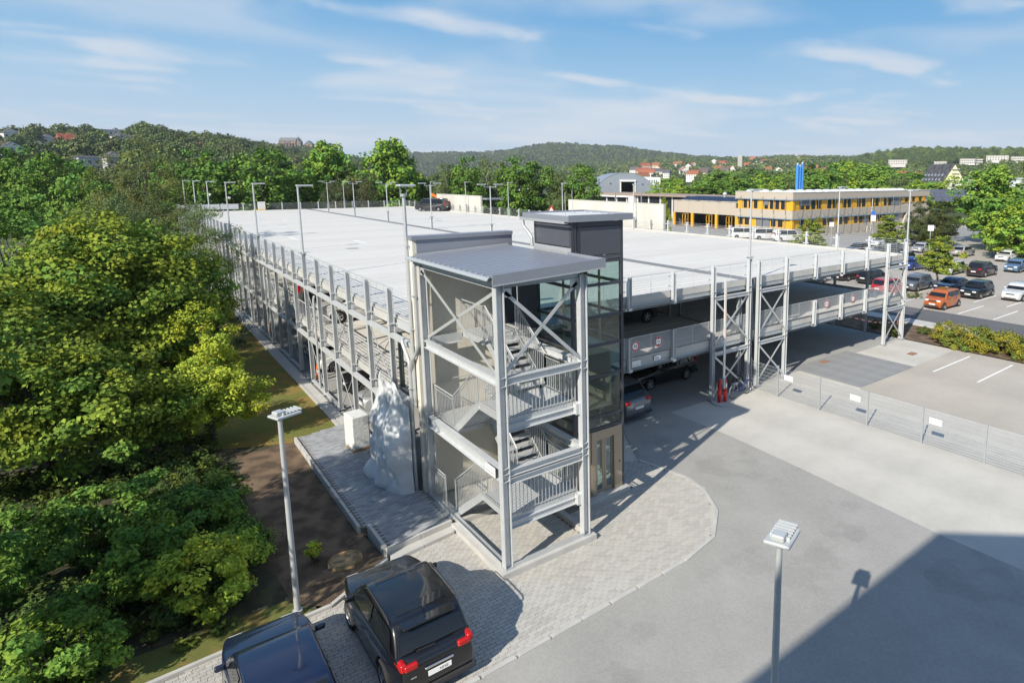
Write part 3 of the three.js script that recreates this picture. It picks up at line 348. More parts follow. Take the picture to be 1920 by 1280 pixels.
// ---------- lift shaft ----------
{
  const G = thing('lift_shaft', 'glazed lift shaft with dark grey frame and overhanging flat roof', 'lift shaft'), part = (n, g, m) => mesh(n, g, m, G);
  const x0 = 3.3, x1 = 5.22, z0 = 4.18, z1 = 6.3, c = .1;
  for (const [x, z] of [[x0 + .05, z1 - .05], [x1 - .05, z1 - .05], [x0 + .05, z0 + .05], [x1 - .05, z0 + .05]]) part('corner_post', bx(x - .05, x + .05, .1, 8.9, z - .05, z + .05), mt.dark);
  part('corner_trim', [bx(x0 + .12, x0 + .18, 7.4, 8.85, z1 - .03, z1 + .015), bx(x0 + .22, x0 + .26, 7.4, 8.85, z1 - .03, z1 + .015)], mt.dark);
  for (const y of [2.32, 2.72, 4.05, 5.05, 5.95, 6.95, 7.66]) part('transom', [bx(x0 + .1, x1 - .1, y - .045, y + .045, z1 - .09, z1 - .01), bx(x0 + .01, x0 + .09, y - .045, y + .045, z0 + .1, z1 - .1), bx(x1 - .09, x1 - .01, y - .045, y + .045, z0 + .1, z1 - .1), bx(x0 + .1, x1 - .1, y - .045, y + .045, z0 + .01, z0 + .09)], mt.dark);
  const lv = [2.32, 2.72, 4.05, 5.05, 5.95, 6.95, 7.66];
  for (let i = 0; i + 1 < lv.length; i++) { const a = lv[i] + .05, b = lv[i + 1] - .05; part('glass_pane', bx(x0 + .11, x1 - .11, a, b, z1 - .045, z1 - .035), mt.glass); part('glass_pane', bx(x1 - .045, x1 - .035, a, b, z0 + .11, z1 - .11), mt.glass); part('glass_pane', bx(x0 + .035, x0 + .045, a, b, z0 + .11, z1 - .11), mt.glass); part('glass_pane', bx(x0 + .11, x1 - .11, a, b, z0 + .035, z0 + .045), mt.glass); }
  part('glass_pane', bx(x0 + .035, x0 + .045, .25, 2.27, z0 + .11, z1 - .11), mt.glass);
  for (const y of [8.24]) { part('top_panel', bx(x0 + .28, x1 - .1, 7.86, 8.72, z1 - .04, z1 - .01), mt.darkPanel); part('top_panel', bx(x0 + .1, x1 - .1, 7.72, 7.84, z1 - .045, z1 - .015), mt.darkPanel); part('top_panel', bx(x0 + .01, x0 + .04, 8.16, 8.85, z0 + .1, z1 - .1), mt.darkPanel); part('top_panel', bx(x1 - .04, x1 - .01, 7.72, 8.85, z0 + .1, z1 - .1), mt.darkPanel); part('top_panel', bx(x0 + .1, x1 - .1, 7.72, 8.85, z0 + .01, z0 + .04), mt.darkPanel); part('top_frame', [bx(x0 + .1, x1 - .1, 8.74, 8.88, z1 - .06, z1 - .005)], mt.dark); }
  part('roof_flashing', [bx(x0 - .03, x0 + .0, 7.92, 8.13, z0, z1)], mt.flash);
  const roof = mesh('roof', [bx(x0 - .12, x1 + .26, 8.9, 9.02, z0 - .4, z1 + .1)], M(.74, .745, .75, .55, .2, { t: T.fine, m: 1.4 }), G);
  mesh('roof_fascia', [bx(x0 - .16, x1 + .3, 8.9, 9.1, z1 + .104, z1 + .13), bx(x0 - .16, x0 - .124, 8.9, 9.08, z0 - .4, z1 + .1), bx(x1 + .264, x1 + .3, 8.9, 9.1, z0 - .4, z1 + .1), bx(x0 - .16, x1 + .3, 8.9, 9.1, z0 - .43, z0 - .404)], mt.roofMetal, roof);
  for (let k = 0; k < 6; k++) mesh('roof_rib', bx(x0 - .1, x1 + .24, 9.024, 9.05, z0 - .3 + k * .42, z0 - .26 + k * .42), M(.74, .745, .75, .5, .2), roof);
  mesh('gutter', [bx(x0 - .28, x0 - .17, 8.86, 8.87, z0 - .4, z1 + .1), bx(x0 - .29, x0 - .28, 8.86, 8.94, z0 - .4, z1 + .1)], mt.flash, roof);
  part('downpipe', tube([[x0 - .22, 8.84, z0 - .3], [x0 - .22, 8.68, z0 - .28], [x0 - .12, 8.45, z0 - .12], [x0 - .08, 8.3, z0 - .02], [x0 - .08, 8.06, z0 - .02]], .05, 10, 24), mt.steel); part('lightning_rod', [rod([x0 - .05, 8.9, z1 - .2], [x0 - .05, 9.75, z1 - .2], .008), rod([x1 - .6, 9.0, z0 + .2], [x1 - .6, 9.8, z0 + .2], .008)], mt.steel);
  // ground floor portal and sliding door
  const beige = M(.40, .345, .27, .38, .55, { t: T.fine, m: 1.2 });
  part('portal', [bx(x0 + .62, x1 - .1, 1.98, 2.27, z1 - .06, z1 + .02), bx(x1 - .42, x1 - .1, .12, 1.976, z1 - .06, z1 + .02), bx(x0 + .62, x0 + .8, .12, 1.976, z1 - .06, z1 + .02)], beige); part('portal', bx(x0 + .1, x0 + .62, .12, 2.27, z1 - .06, z1 - .01), beige);
  const dw = (a, b) => { const d = mesh('door_leaf', [bx(a, a + .07, .14, 1.97, z1 - .1, z1 - .07), bx(b - .07, b, .14, 1.97, z1 - .1, z1 - .07), bx(a + .07, b - .07, 1.9, 1.97, z1 - .1, z1 - .07), bx(a + .07, b - .07, .14, .24, z1 - .1, z1 - .07)], beige, G); mesh('door_glass', bx(a + .07, b - .07, .24, 1.9, z1 - .09, z1 - .08), mt.glass, d); }; dw(x0 + .82, x0 + 1.16); dw(x0 + 1.17, x0 + 1.5);
  part('threshold', bx(x0 + .4, x1 + .1, -.05, .12, z1 - .1, z1 + .22), mt.kerb); part('call_button', bx(x1 - .22, x1 - .19, 1.0, 1.06, z1 + .02, z1 + .03), mt.black); part('plinth', bx(x0, x1, -.05, .1, z0, z1 - .1), mt.kerb);
  part('guide_rail', [bx(x0 + .9, x0 + .96, .2, 8.6, z0 + .14, z0 + .2), bx(x1 - .3, x1 - .24, .2, 8.6, z0 + .14, z0 + .2), bx(x1 - .2, x1 - .14, .2, 8.6, 5.2, 5.26)], M(.33, .28, .2, .5, .4));
  part('lift_cabin', [bx(x0 + .3, x1 - .3, 2.9, 2.98, z0 + .3, z1 - .25), bx(x0 + .3, x1 - .3, 3.0, 3.55, z0 + .3, z0 + .36), bx(x0 + .3, x1 - .3, 4.7, 4.95, z0 + .3, z1 - .25), bx(x1 - .36, x1 - .3, 3.0, 4.68, z0 + .37, z1 - .26)], beige); part('counterweight_cable', [rod([x0 + 1.2, 4.95, 5.2], [x0 + 1.2, 8.6, 5.2], .012), rod([x0 + 1.3, 4.95, 5.2], [x0 + 1.3, 8.6, 5.2], .012)], mt.black);
}
// ---------- trees and shrubs ----------
const leafMat = new THREE.MeshPhysicalMaterial({ vertexColors: true, roughness: .75, transmission: .25, thickness: 0, ior: 1.3, specularIntensity: .35 });
const barkMat = M(.14, .115, .09, .95, 0, { t: T.blotch, m: .8, bumpT: T.bump, bm: .3, bs: .02 }), birchBark = M(.45, .43, .40, .9, 0, { t: T.blotch, m: .7 });
function dirv(r) { const u = r() * 2 - 1, a = r() * 2 * PI, s = Math.sqrt(1 - u * u); return V(s * Math.cos(a), u, s * Math.sin(a)); }
// many small folded leaves gathered in clumps that fill a set of lobes
function foliage(seed, o) {
  const r = rnd(seed), { lobes, clumps, clumpR, leaves, size, aspect = .7, col, vary = .22, warm = .25, droop = 0, upness = .5, flat = .65, shell = .5, skip = 0 } = o;
  const pos = [], colr = [], idx = [], cl = [];
  let wsum = 0; for (const l of lobes) wsum += (l[6] ?? 1);
  for (let i = 0; i < clumps; i++) { let k = r() * wsum, l; for (l of lobes) { k -= (l[6] ?? 1); if (k <= 0) break; } const d = dirv(r), q = lerp(shell, 1, Math.sqrt(r())) * (1 + (vn(d.x * 2.2 + seed, d.z * 2.2 + d.y * 1.7) - .5) * .5); if (vn(d.x * 3 + 40 + seed, d.y * 3 + d.z * 2) < skip) continue; cl.push({ c: V(l[0] + d.x * l[3] * q, l[1] + d.y * l[4] * q, l[2] + d.z * l[5] * q), R: clumpR * (.6 + .8 * r()), d, w: r(), b: .8 + .4 * r() }); }
  const per = Math.ceil(leaves / cl.length), N = V(0, 0, 0), t1 = V(0, 0, 0), t2 = V(0, 0, 0), P = V(0, 0, 0);
  for (const c of cl) for (let j = 0; j < per; j++) {
    const d = dirv(r), q = Math.pow(r(), .45) * c.R; P.set(c.c.x + d.x * q, c.c.y + d.y * q * flat - droop * r() * c.R * 2, c.c.z + d.z * q);
    N.copy(dirv(r)).multiplyScalar(.75).addScaledVector(d, .55).addScaledVector(c.d, .35); N.y += upness; N.normalize();
    t1.copy(dirv(r)); if (droop) t1.y -= droop * 3; t1.addScaledVector(N, -t1.dot(N)).normalize(); t2.crossVectors(N, t1);
    const s = size * (.65 + .7 * r()), w = s * aspect * .5, n = pos.length / 3, f = s * .12;
    pos.push(P.x - t1.x * s * .5, P.y - t1.y * s * .5, P.z - t1.z * s * .5, P.x + t2.x * w + N.x * f, P.y + t2.y * w + N.y * f, P.z + t2.z * w + N.z * f, P.x + t1.x * s * .5, P.y + t1.y * s * .5, P.z + t1.z * s * .5, P.x - t2.x * w + N.x * f, P.y - t2.y * w + N.y * f, P.z - t2.z * w + N.z * f);
    idx.push(n, n + 1, n + 2, n, n + 2, n + 3);
    const k = c.b * (1 + (r() - .5) * 2 * vary), g = warm * (c.w - .35 + (r() - .5) * .5), R = col[0] * k * (1 + g * 1.4), Gc = col[1] * k * (1 + g * .5), B = col[2] * k * (1 - g * .5);
    for (let m = 0; m < 4; m++) colr.push(Math.max(R, .004), Math.max(Gc, .004), Math.max(B, .002));
  }
  const g = new THREE.BufferGeometry(); g.setAttribute('position', new THREE.Float32BufferAttribute(pos, 3)); g.setAttribute('color', new THREE.Float32BufferAttribute(colr, 3)); g.setIndex(idx); g.computeVertexNormals(); g.userData.cl = cl; return g;
}
function limb(a, b, r0, r1, seed, n = 5, sides = 7) { const r = rnd(seed), L = a.distanceTo(b), out = []; let p = a.clone(), q = r0; for (let i = 1; i <= n; i++) { const t = i / n, e = a.clone().lerp(b, t); if (i < n) e.add(V((r() - .5) * L * .09, (r() - .3) * L * .06, (r() - .5) * L * .09)); const w = lerp(r0, r1, t); out.push(rod(p.toArray(), e.toArray(), q, sides, w)); p = e; q = w; } return out; }
function wood(seed, h, fork, cl, r0, nb = 14) { const r = rnd(seed + 7), out = [...limb(V(0, -.15, 0), V((r() - .5) * .3, fork, (r() - .5) * .3), r0, r0 * .72, seed, 4, 9), ...limb(V(0, fork, 0), V((r() - .5) * .5, h * .86, (r() - .5) * .5), r0 * .72, r0 * .1, seed + 1, 6)]; for (let i = 0; i < nb && cl.length; i++) { const c = cl[Math.floor(r() * cl.length)].c, y = lerp(fork, Math.max(fork, c.y - .4), r() * .75); out.push(...limb(V(0, y, 0), c.clone(), r0 * .34, r0 * .05, seed + i * 3, 4, 5)); } return out; }
const LF = { maple: [0.134, 0.249, 0.048], mapleL: [0.209, 0.301, 0.047], oak: [0.179, 0.323, 0.058], oakY: [0.242, 0.385, 0.062], birch: [0.170, 0.230, 0.091], locust: [0.165, 0.199, 0.069], pine: [0.129, 0.150, 0.075], spruce: [0.038, 0.073, 0.035], yew: [0.091, 0.118, 0.041], lime: [0.382, 0.478, 0.062], bush: [0.165, 0.286, 0.048] };
function treeAt(name, label, p, o, group) { const t = thing(name, label, o.cat ?? 'tree', p, o.turn ?? 0, group); const f = foliage(o.seed, o); const w = wood(o.seed, o.h, o.fork, f.userData.cl, o.r0, o.nb); mesh('trunk', w, o.bark ?? barkMat, t); const c = mesh('crown', f, leafMat, t, true); c.userData.kind = 'stuff'; return t; }
// near trees on the left
treeAt('maple_tree', 'big sunlit maple filling the left side of the picture', [-7.4, 0, -15.2], { seed: 21, h: 9, fork: 2.2, r0: .24, lobes: [[0, 5.0, 0, 3.9, 3.3, 3.4, 3], [-2.2, 4.0, 1.6, 3.2, 2.8, 2.6, 1.6], [2.4, 4.6, -.6, 2.3, 2.4, 2.6, 1.6], [.2, 7.0, -.6, 2.6, 1.6, 2.4, 1.1], [1.2, 2.6, 1.4, 2.6, 1.8, 2.0, 1]], clumps: 420, clumpR: .72, leaves: 64000, size: .17, aspect: .85, col: LF.mapleL, shell: .5, nb: 40, warm: .5, upness: .55 });
treeAt('maple_tree', 'lower maple before the big one, dense leaves down to the bank', [-9.2, 0, -6.4], { seed: 31, h: 6.2, fork: 1.2, r0: .16, lobes: [[0, 3.2, 0, 2.8, 2.4, 2.4, 2], [1.6, 2.4, .8, 1.9, 1.7, 1.8, 1], [-1.8, 3.4, .6, 2.4, 2.2, 2.2, 1]], clumps: 230, clumpR: .56, leaves: 34000, size: .14, aspect: .85, col: LF.mapleL, shell: .45, nb: 24, warm: .45, upness: .55 });
treeAt('maple_tree', 'tall maple at the left frame edge whose crown shades the terrace', [-12.4, 0, 5.2], { seed: 22, h: 12.5, fork: 3, r0: .24, lobes: [[0, 8.8, 0, 3.0, 3.0, 3.2, 2], [.9, 6.4, -1.2, 2.4, 2.2, 2.6, 1.2], [.9, 6.0, 1.2, 2.2, 2.0, 2.2, 1]], clumps: 260, clumpR: .62, leaves: 32000, size: .16, aspect: .85, col: LF.maple, shell: .4, nb: 24, warm: .4 });
treeAt('maple_tree', 'dense green maple at the far left frame edge', [-14.2, 0, -10.5], { seed: 23, h: 8.6, fork: 2.2, r0: .2, lobes: [[0, 5.2, 0, 3.6, 3.2, 3.6, 2], [2, 4, 2.0, 2.4, 2.2, 2.4, 1]], clumps: 230, clumpR: .68, leaves: 24000, size: .17, aspect: .85, col: LF.mapleL, shell: .45, warm: .4 });
treeAt('lime_tree', 'bright yellow-green young tree at the lawn edge left of the lamp head', [-4.7, 0, -6.6], { seed: 24, h: 3.7, fork: .7, r0: .07, lobes: [[0, 2.2, 0, 1.25, 1.15, 1.2, 2], [.8, 1.7, .2, 1.1, .85, 1.1, 1.2], [-.9, 2.0, .2, 1.1, .9, 1.0, 1], [0, 1.2, 0, 1.2, .8, 1.0, .8]], clumps: 110, clumpR: .34, leaves: 15000, size: .12, aspect: .55, col: LF.lime, shell: .3, nb: 24, warm: .25, upness: .7 });
treeAt('lime_tree', 'bright yellow-green bushy tree behind the first along the lawn', [-4.3, 0, -12.6], { seed: 25, h: 4.4, fork: .8, r0: .08, lobes: [[0, 2.7, 0, 1.15, 1.6, 1.2, 2], [.2, 1.5, .4, 1.1, 1.1, 1.2, 1]], clumps: 110, clumpR: .36, leaves: 13000, size: .13, aspect: .55, col: LF.lime, shell: .35, nb: 16, warm: .25, upness: .7 });
treeAt('locust_tree', 'tall grey-green airy tree beside the far left garage corner', [-4.9, 0, -38], { seed: 26, h: 12.6, fork: 4.5, r0: .2, lobes: [[0, 8.4, 0, 2.9, 4.0, 3.2, 3], [1.5, 6.8, 2.5, 2.4, 2.6, 2.6, 1.4], [-1.5, 7, 1, 2.4, 3, 2.6, 1.2]], clumps: 240, clumpR: .6, leaves: 26000, size: .14, aspect: .4, col: LF.locust, shell: .2, droop: .15, nb: 40, skip: .3 });
treeAt('birch_tree', 'thin-leaved birch with pale bare limbs overlapping the left deck edge', [-2.6, 0, -27], { seed: 27, h: 9, fork: 3.2, r0: .12, bark: birchBark, lobes: [[0, 6.0, 0, 1.9, 2.8, 2.2, 2], [-1.2, 5.0, 1.6, 1.6, 2.0, 1.8, 1]], clumps: 120, clumpR: .5, leaves: 13000, size: .11, aspect: .5, col: LF.birch, shell: .2, droop: .3, nb: 40, skip: .36 });
treeAt('birch_tree', 'grey-green birch behind the big maple', [-6.6, 0, -30], { seed: 28, h: 9.6, fork: 3, r0: .14, bark: birchBark, lobes: [[0, 6.4, 0, 2.2, 3.0, 2.4, 2]], clumps: 120, clumpR: .55, leaves: 14000, size: .12, aspect: .5, col: LF.birch, shell: .25, droop: .3, nb: 24, skip: .25 });
treeAt('yew_tree', 'dark evergreen below the birch at the garage side', [-3.4, 0, -22.5], { seed: 29, h: 6.2, fork: .8, r0: .14, lobes: [[0, 3.4, 0, 1.9, 2.5, 2.2, 2], [.6, 2.0, 2.0, 1.6, 1.6, 1.8, 1], [.4, 2.0, -3.0, 1.9, 1.9, 2.6, 1]], clumps: 170, clumpR: .5, leaves: 21000, size: .11, aspect: .35, col: LF.spruce, shell: .4, nb: 14, droop: .12, vary: .3 });
treeAt('maple_tree', 'dark maple crown behind the big one at the left edge', [-10.5, 0, -23], { seed: 30, h: 8.6, fork: 2.4, r0: .2, lobes: [[0, 5.4, 0, 2.8, 2.9, 3.0, 2], [2.6, 5.0, 1, 2.0, 2.3, 2.2, 1]], clumps: 150, clumpR: .6, leaves: 17000, size: .17, aspect: .85, col: LF.maple, shell: .5 });
// shrubs under the trees, lower left
function shrub(name, label, p, seed, R, h, col, n, size, o = {}) { const t = thing(name, label, 'shrub', p); const f = foliage(seed, { lobes: o.lobes ?? [[0, h * .55, 0, R, h * .5, R * (o.zz ?? 1), 1]], clumps: o.clumps ?? 60, clumpR: o.cr ?? .28, leaves: n, size, aspect: o.aspect ?? .6, col, shell: .3, upness: .6, warm: .35 }); const c = mesh('foliage', f, leafMat, t, true); c.userData.kind = 'stuff'; const r = rnd(seed), w = []; for (let i = 0; i < 9; i++) { const c2 = f.userData.cl[Math.floor(r() * f.userData.cl.length)].c; w.push(...limb(V((r() - .5) * .3, -.1, (r() - .5) * .3), c2, .025, .006, seed + i, 3, 5)); } mesh('stem', w, barkMat, t); return t; }
shrub('shrub', 'bright leafy shrub along the bank in the lower left', [-5.9, 0, 4.6], 41, 1.0, 1.7, LF.lime, 9000, .1);
shrub('shrub', 'green shrub at the very bottom left corner of the picture', [-8.4, 0, 5.4], 42, 1.2, 1.6, LF.bush, 8000, .11);
shrub('shrub', 'dark shrub behind the bright shrub by the lamp post', [-5.6, 0, .9], 43, 1.2, 1.5, LF.maple, 8000, .11);
shrub('shrub', 'dense shrub under the big maple on the bank', [-7.6, 0, -.4], 44, 1.6, 1.8, LF.maple, 8000, .13);
shrub('shrub', 'small green shrub between lamp post and shaded maple', [-5.0, 0, 2.9], 45, .7, 1.0, LF.bush, 5000, .09);
shrub('shrub', 'low weedy plant on the bare earth by the manhole', [-3.55, 0, 4.15], 46, .2, .6, LF.lime, 700, .07, { clumps: 14, cr: .12 });
shrub('shrub', 'dark undergrowth left of the small lime tree', [-6.3, 0, -7.2], 47, 1.5, 2.0, LF.maple, 8000, .13);
// ground cover under the trees: nobody could count its leaves
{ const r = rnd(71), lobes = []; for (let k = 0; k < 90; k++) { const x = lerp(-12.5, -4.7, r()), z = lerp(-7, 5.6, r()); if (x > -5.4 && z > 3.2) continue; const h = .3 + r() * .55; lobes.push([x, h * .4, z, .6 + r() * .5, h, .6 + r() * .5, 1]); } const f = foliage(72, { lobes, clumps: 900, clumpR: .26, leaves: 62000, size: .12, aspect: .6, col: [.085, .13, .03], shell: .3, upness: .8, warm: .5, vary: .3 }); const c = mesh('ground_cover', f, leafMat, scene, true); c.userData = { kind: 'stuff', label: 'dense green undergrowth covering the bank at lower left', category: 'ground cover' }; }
shrub('shrub', 'tall sunlit shrub rising from the undergrowth at lower left', [-6.9, 0, 3.4], 48, 1.1, 1.9, LF.bush, 9000, .11); shrub('shrub', 'rounded shrub at the left frame edge in the undergrowth', [-9.6, 0, 1.2], 49, 1.5, 2.2, LF.maple, 10000, .12);
// hedge by the right-hand yard
{ const t = thing('hedge', 'long low juniper hedge between the concrete yard and the road', 'hedge'); const lobes = []; const r = rnd(61); for (let k = 0; k < 17; k++) lobes.push([32.5 + (r() - .5) * .8 + k * .03, .42 + r() * .2, 4.6 + k * .85, 1.15 + r() * .5, .55 + r() * .3, .85, 1]); const f = foliage(62, { lobes, clumps: 640, clumpR: .32, leaves: 70000, size: .13, aspect: .4, col: [.24, .27, .05], shell: .35, upness: .9, warm: .6, vary: .3 }); const c = mesh('foliage', f, leafMat, t, true); c.userData.kind = 'stuff'; const w = []; for (let i = 0; i < 40; i++) { const q = f.userData.cl[Math.floor(r() * f.userData.cl.length)].c; w.push(...limb(V(32.6, -.1, q.z), q, .03, .008, 70 + i, 3, 5)); } mesh('stem', w, barkMat, t); }
for (const [l, x, z, R, s] of [['weedy tuft at the foot of the far corner column', 31.6, 1.6, .5, 64], ['weedy tuft of grass beside the hedge end', 33.4, 2.6, .45, 65], ['low weeds on the verge beyond the corner column', 32.4, -.4, .6, 66], ['grassy weeds in the lot before the grey hatchback', 45.4, -4.2, .9, 67]]) shrub('weed_tuft', l, [x, 0, z], s, R, .45, [.13, .17, .04], 1500, .1, { clumps: 26, cr: .16, aspect: .25 });
// tree kinds for the middle distance, built once and copied
const kindO = {
  maple: { h: 12, fork: 2.6, r0: .26, lobes: [[0, 7.4, 0, 4, 4.6, 4, 3], [1.6, 6, 1.4, 2.8, 3.6, 2.8, 1], [-1.6, 6, -1, 2.8, 3.6, 2.8, 1], [.4, 3.4, .4, 3.2, 2.0, 3.2, .7]], clumps: 210, clumpR: .85, leaves: 9500, size: .40, aspect: .8, col: LF.maple, shell: .6, warm: .35 },
  oak: { h: 12, fork: 2.8, r0: .26, lobes: [[0, 7.6, 0, 3.4, 4.3, 3.4, 2.4], [2, 6.2, .6, 2.4, 2.6, 2.6, 1], [-1.9, 6.6, -.6, 2.4, 2.8, 2.4, 1], [.3, 9.6, .3, 1.8, 2.2, 1.8, .8], [0, 3.6, 0, 3.2, 2, 3.2, .7]], clumps: 190, clumpR: .8, leaves: 9000, size: .40, aspect: .75, col: LF.oak, shell: .5, warm: .45 },
  birch: { h: 12, fork: 3.5, r0: .2, bark: birchBark, lobes: [[0, 7.4, 0, 3.3, 4.5, 3.3, 2], [1.4, 5.5, 1, 2.6, 3.6, 2.6, 1], [-1.4, 5.2, -.6, 2.4, 3.4, 2.6, 1]], clumps: 170, clumpR: .75, leaves: 10000, size: .33, aspect: .4, col: LF.birch, shell: .35, droop: .5, warm: .2 },
  pine: { h: 12, fork: 4, r0: .2, lobes: [[0, 8.8, 0, 3.4, 3, 3.4, 2], [1.4, 6, .5, 3, 2.2, 3, 1], [-1.2, 5.4, -.5, 3, 2.2, 3, 1]], clumps: 130, clumpR: .8, leaves: 9000, size: .32, aspect: .25, col: LF.pine, shell: .35, skip: .2, warm: .4 },
  yew: { h: 12, fork: 1.6, r0: .3, lobes: [[0, 6, 0, 5.4, 5.6, 5.4, 2], [2.6, 4, 1, 4, 3.6, 4, 1], [-2.6, 4, -1, 4, 3.6, 4, 1]], clumps: 300, clumpR: .9, leaves: 30000, size: .36, aspect: .4, col: LF.yew, shell: .55, warm: .3 },
  bushtree: { h: 12, fork: 1.6, r0: .24, lobes: [[0, 6, 0, 4.6, 5.4, 4.6, 2], [2, 4.4, 1.4, 3.4, 3.8, 3.4, 1], [-2, 4.6, -1.4, 3.4, 3.8, 3.4, 1]], clumps: 210, clumpR: 1.0, leaves: 9500, size: .46, aspect: .7, col: LF.oakY, shell: .55, warm: .5 },
  young: { h: 12, fork: 3.6, r0: .2, lobes: [[0, 6.8, 0, 3.2, 3.4, 3.2, 2], [0, 9.4, 0, 1.7, 2.4, 1.7, 1], [0, 5.2, 0, 3.6, 1.8, 3.6, 1]], clumps: 120, clumpR: .62, leaves: 8000, size: .34, aspect: .7, col: [.23, .30, .05], shell: .25, warm: .35, skip: .15 },
};
const kindT = {}; const treeNames = { maple: 'maple_tree', oak: 'oak_tree', birch: 'birch_tree', pine: 'pine_tree', yew: 'yew_tree', bushtree: 'broadleaf_tree', young: 'young_tree' };
function protoTree(kind, v) { const key = kind + v; if (kindT[key]) return kindT[key]; const o = { ...kindO[kind], seed: 300 + v * 17 + kind.length * 5 + kind.charCodeAt(0) }; const f = foliage(o.seed, o), g = { wood: join(wood(o.seed, o.h, o.fork, f.userData.cl, o.r0, 10)), crown: f, bark: o.bark ?? barkMat }; return kindT[key] = g; }
let treeN = 0;
function placeTree(kind, x, z, top, w, label, group) { const v = (treeN++) % 2, P = protoTree(kind, v), t = thing(treeNames[kind], label, 'tree', [x, 0, z], treeN * 2.4, group); const R = { maple: 4.2, oak: 4.2, birch: 4, pine: 4.2, yew: 6.4, bushtree: 5.2, young: 3.6 }[kind], s = w / R; t.scale.set(s, top / 12.2, s); mesh('trunk', P.wood, P.bark, t, true); const c = mesh('crown', P.crown, leafMat, t, true); c.userData.kind = 'stuff'; return t; }
const bg = [['maple', -16, -96, 14, 4.2], ['maple', -11.5, -88, 13, 3.6], ['maple', -9, -72, 11.6, 3.2], ['maple', 4.2, -97, 14.2, 4.6], ['maple', 11.6, -94.5, 14.6, 5.2], ['maple', .5, -100, 12.9, 3.9], ['oak', 21.9, -98, 16.6, 5.0], ['oak', 31.2, -94, 17.2, 5.6], ['pine', 25.3, -92, 11.6, 3.9], ['pine', 21.2, -91.5, 10, 3.1], ['oak', 19.5, -112, 12.5, 4.5], ['birch', 39.8, -91.1, 14.4, 4.1], ['maple', 42.5, -88, 13.9, 3.2], ['birch', 49.2, -93.4, 15.5, 4.6], ['maple', 50.2, -84.2, 14, 3.8], ['maple', 55.8, -85.3, 13.2, 3.9], ['birch', 58.6, -81.7, 12.6, 3.4], ['maple', 61.4, -78.5, 12.8, 3.7], ['maple', 36, -97, 10, 4.1], ['maple', 29, -102, 9.4, 4.0], ['maple', 15.8, -103, 11, 4.6], ['maple', 45, -96, 10.5, 4],
  ['bushtree', 118, -121.5, 8.8, 5.6], ['bushtree', 129.7, -124.5, 9.9, 6.4], ['oak', 128.6, -111.7, 10.5, 6.6], ['oak', 138.2, -108.7, 10.9, 7.2], ['bushtree', 146.8, -106.4, 11.2, 7], ['oak', 154.3, -105.1, 12, 6.6], ['birch', 154.3, -96.9, 12.5, 6.6], ['oak', 154.3, -88.3, 13, 6.9], ['bushtree', 170.6, -90.7, 14.5, 7.6], ['oak', 170.5, -81.3, 14, 7.8], ['birch', 161, -67.6, 12.3, 6.2], ['bushtree', 143.6, -63.3, 9.2, 5.6], ['bushtree', 139.7, -52.2, 9.7, 4.6], ['oak', 166.6, -172.1, 11.4, 9.2], ['oak', 211.2, -184.4, 14.6, 11.5], ['maple', 215.1, -165.1, 14.5, 10.5], ['oak', 245.3, -140.9, 19, 11.6], ['maple', 222.5, -139.1, 17, 11], ['oak', 243.9, -124.2, 18, 10.9], ['maple', 190, -150, 12, 9], ['oak', 182, -120, 12, 8], ['bushtree', 200, -110, 13, 9], ['oak', 215, -95, 14, 9], ['bushtree', 195, -70, 12, 8],
  ['oak', 90, -14, 8.4, 4.6], ['oak', 99, -19.6, 12.6, 5.4], ['maple', 109, -18.4, 10.4, 4.8], ['bushtree', 83, -9.2, 7.4, 4.6], ['oak', 84, -3.6, 8.6, 4.2], ['bushtree', 97, -8, 9, 5.5], ['maple', 112, -8, 10.5, 5.5], ['oak', 93, 1, 8.6, 5]];
const dw = (n) => n + (n % 10 === 1 && n !== 11 ? 'st' : n % 10 === 2 && n !== 12 ? 'nd' : n % 10 === 3 && n !== 13 ? 'rd' : 'th');
const kindW = { maple: 'round dark green maple', oak: 'light green oak', birch: 'grey-green weeping birch', pine: 'dull green pine', bushtree: 'yellow-green broadleaf tree' };
{ const cx = -6.75, cz = 21.72, bear = (t) => Math.atan2(t[1] - cx, -(t[2] - cz)); const zones = [[bg.filter(t => t[1] < 66), 'trees behind the far end of the parking deck', 'behind the far deck end'], [bg.filter(t => t[1] > 115 && t[2] < -45), 'trees behind the workshops', 'behind the workshops'], [bg.filter(t => t[1] >= 66 && !(t[1] > 115 && t[2] < -45)), 'trees beyond the right-hand car park', 'beyond the car park']];
  for (const [list, group, where] of zones) { list.sort((a, b) => bear(a) - bear(b)); list.forEach((t, i) => placeTree(t[0], t[1], t[2], t[3], t[4], `${kindW[t[0]]}, ${dw(i + 1)} from the left in the row ${where}`, group)); } }
placeTree('yew', 88, -23.5, 7.6, 4.0, 'broad dark yew beside the office building end wall');
placeTree('young', 57.8, -23.9, 6.0, 2.1, 'young bright tree before the yellow corner of the office', 'young car park trees');
placeTree('young', 74, -22.3, 5.7, 2.7, 'young bright tree before the right part of the office', 'young car park trees');
placeTree('young', 50.0, -4.4, 5.6, 2.2, 'young bright tree standing behind the small orange car', 'young car park trees');
placeTree('young', 40.0, -30.8, 8.6, .9, 'slender young tree beside the long concrete deck wall', 'young car park trees');
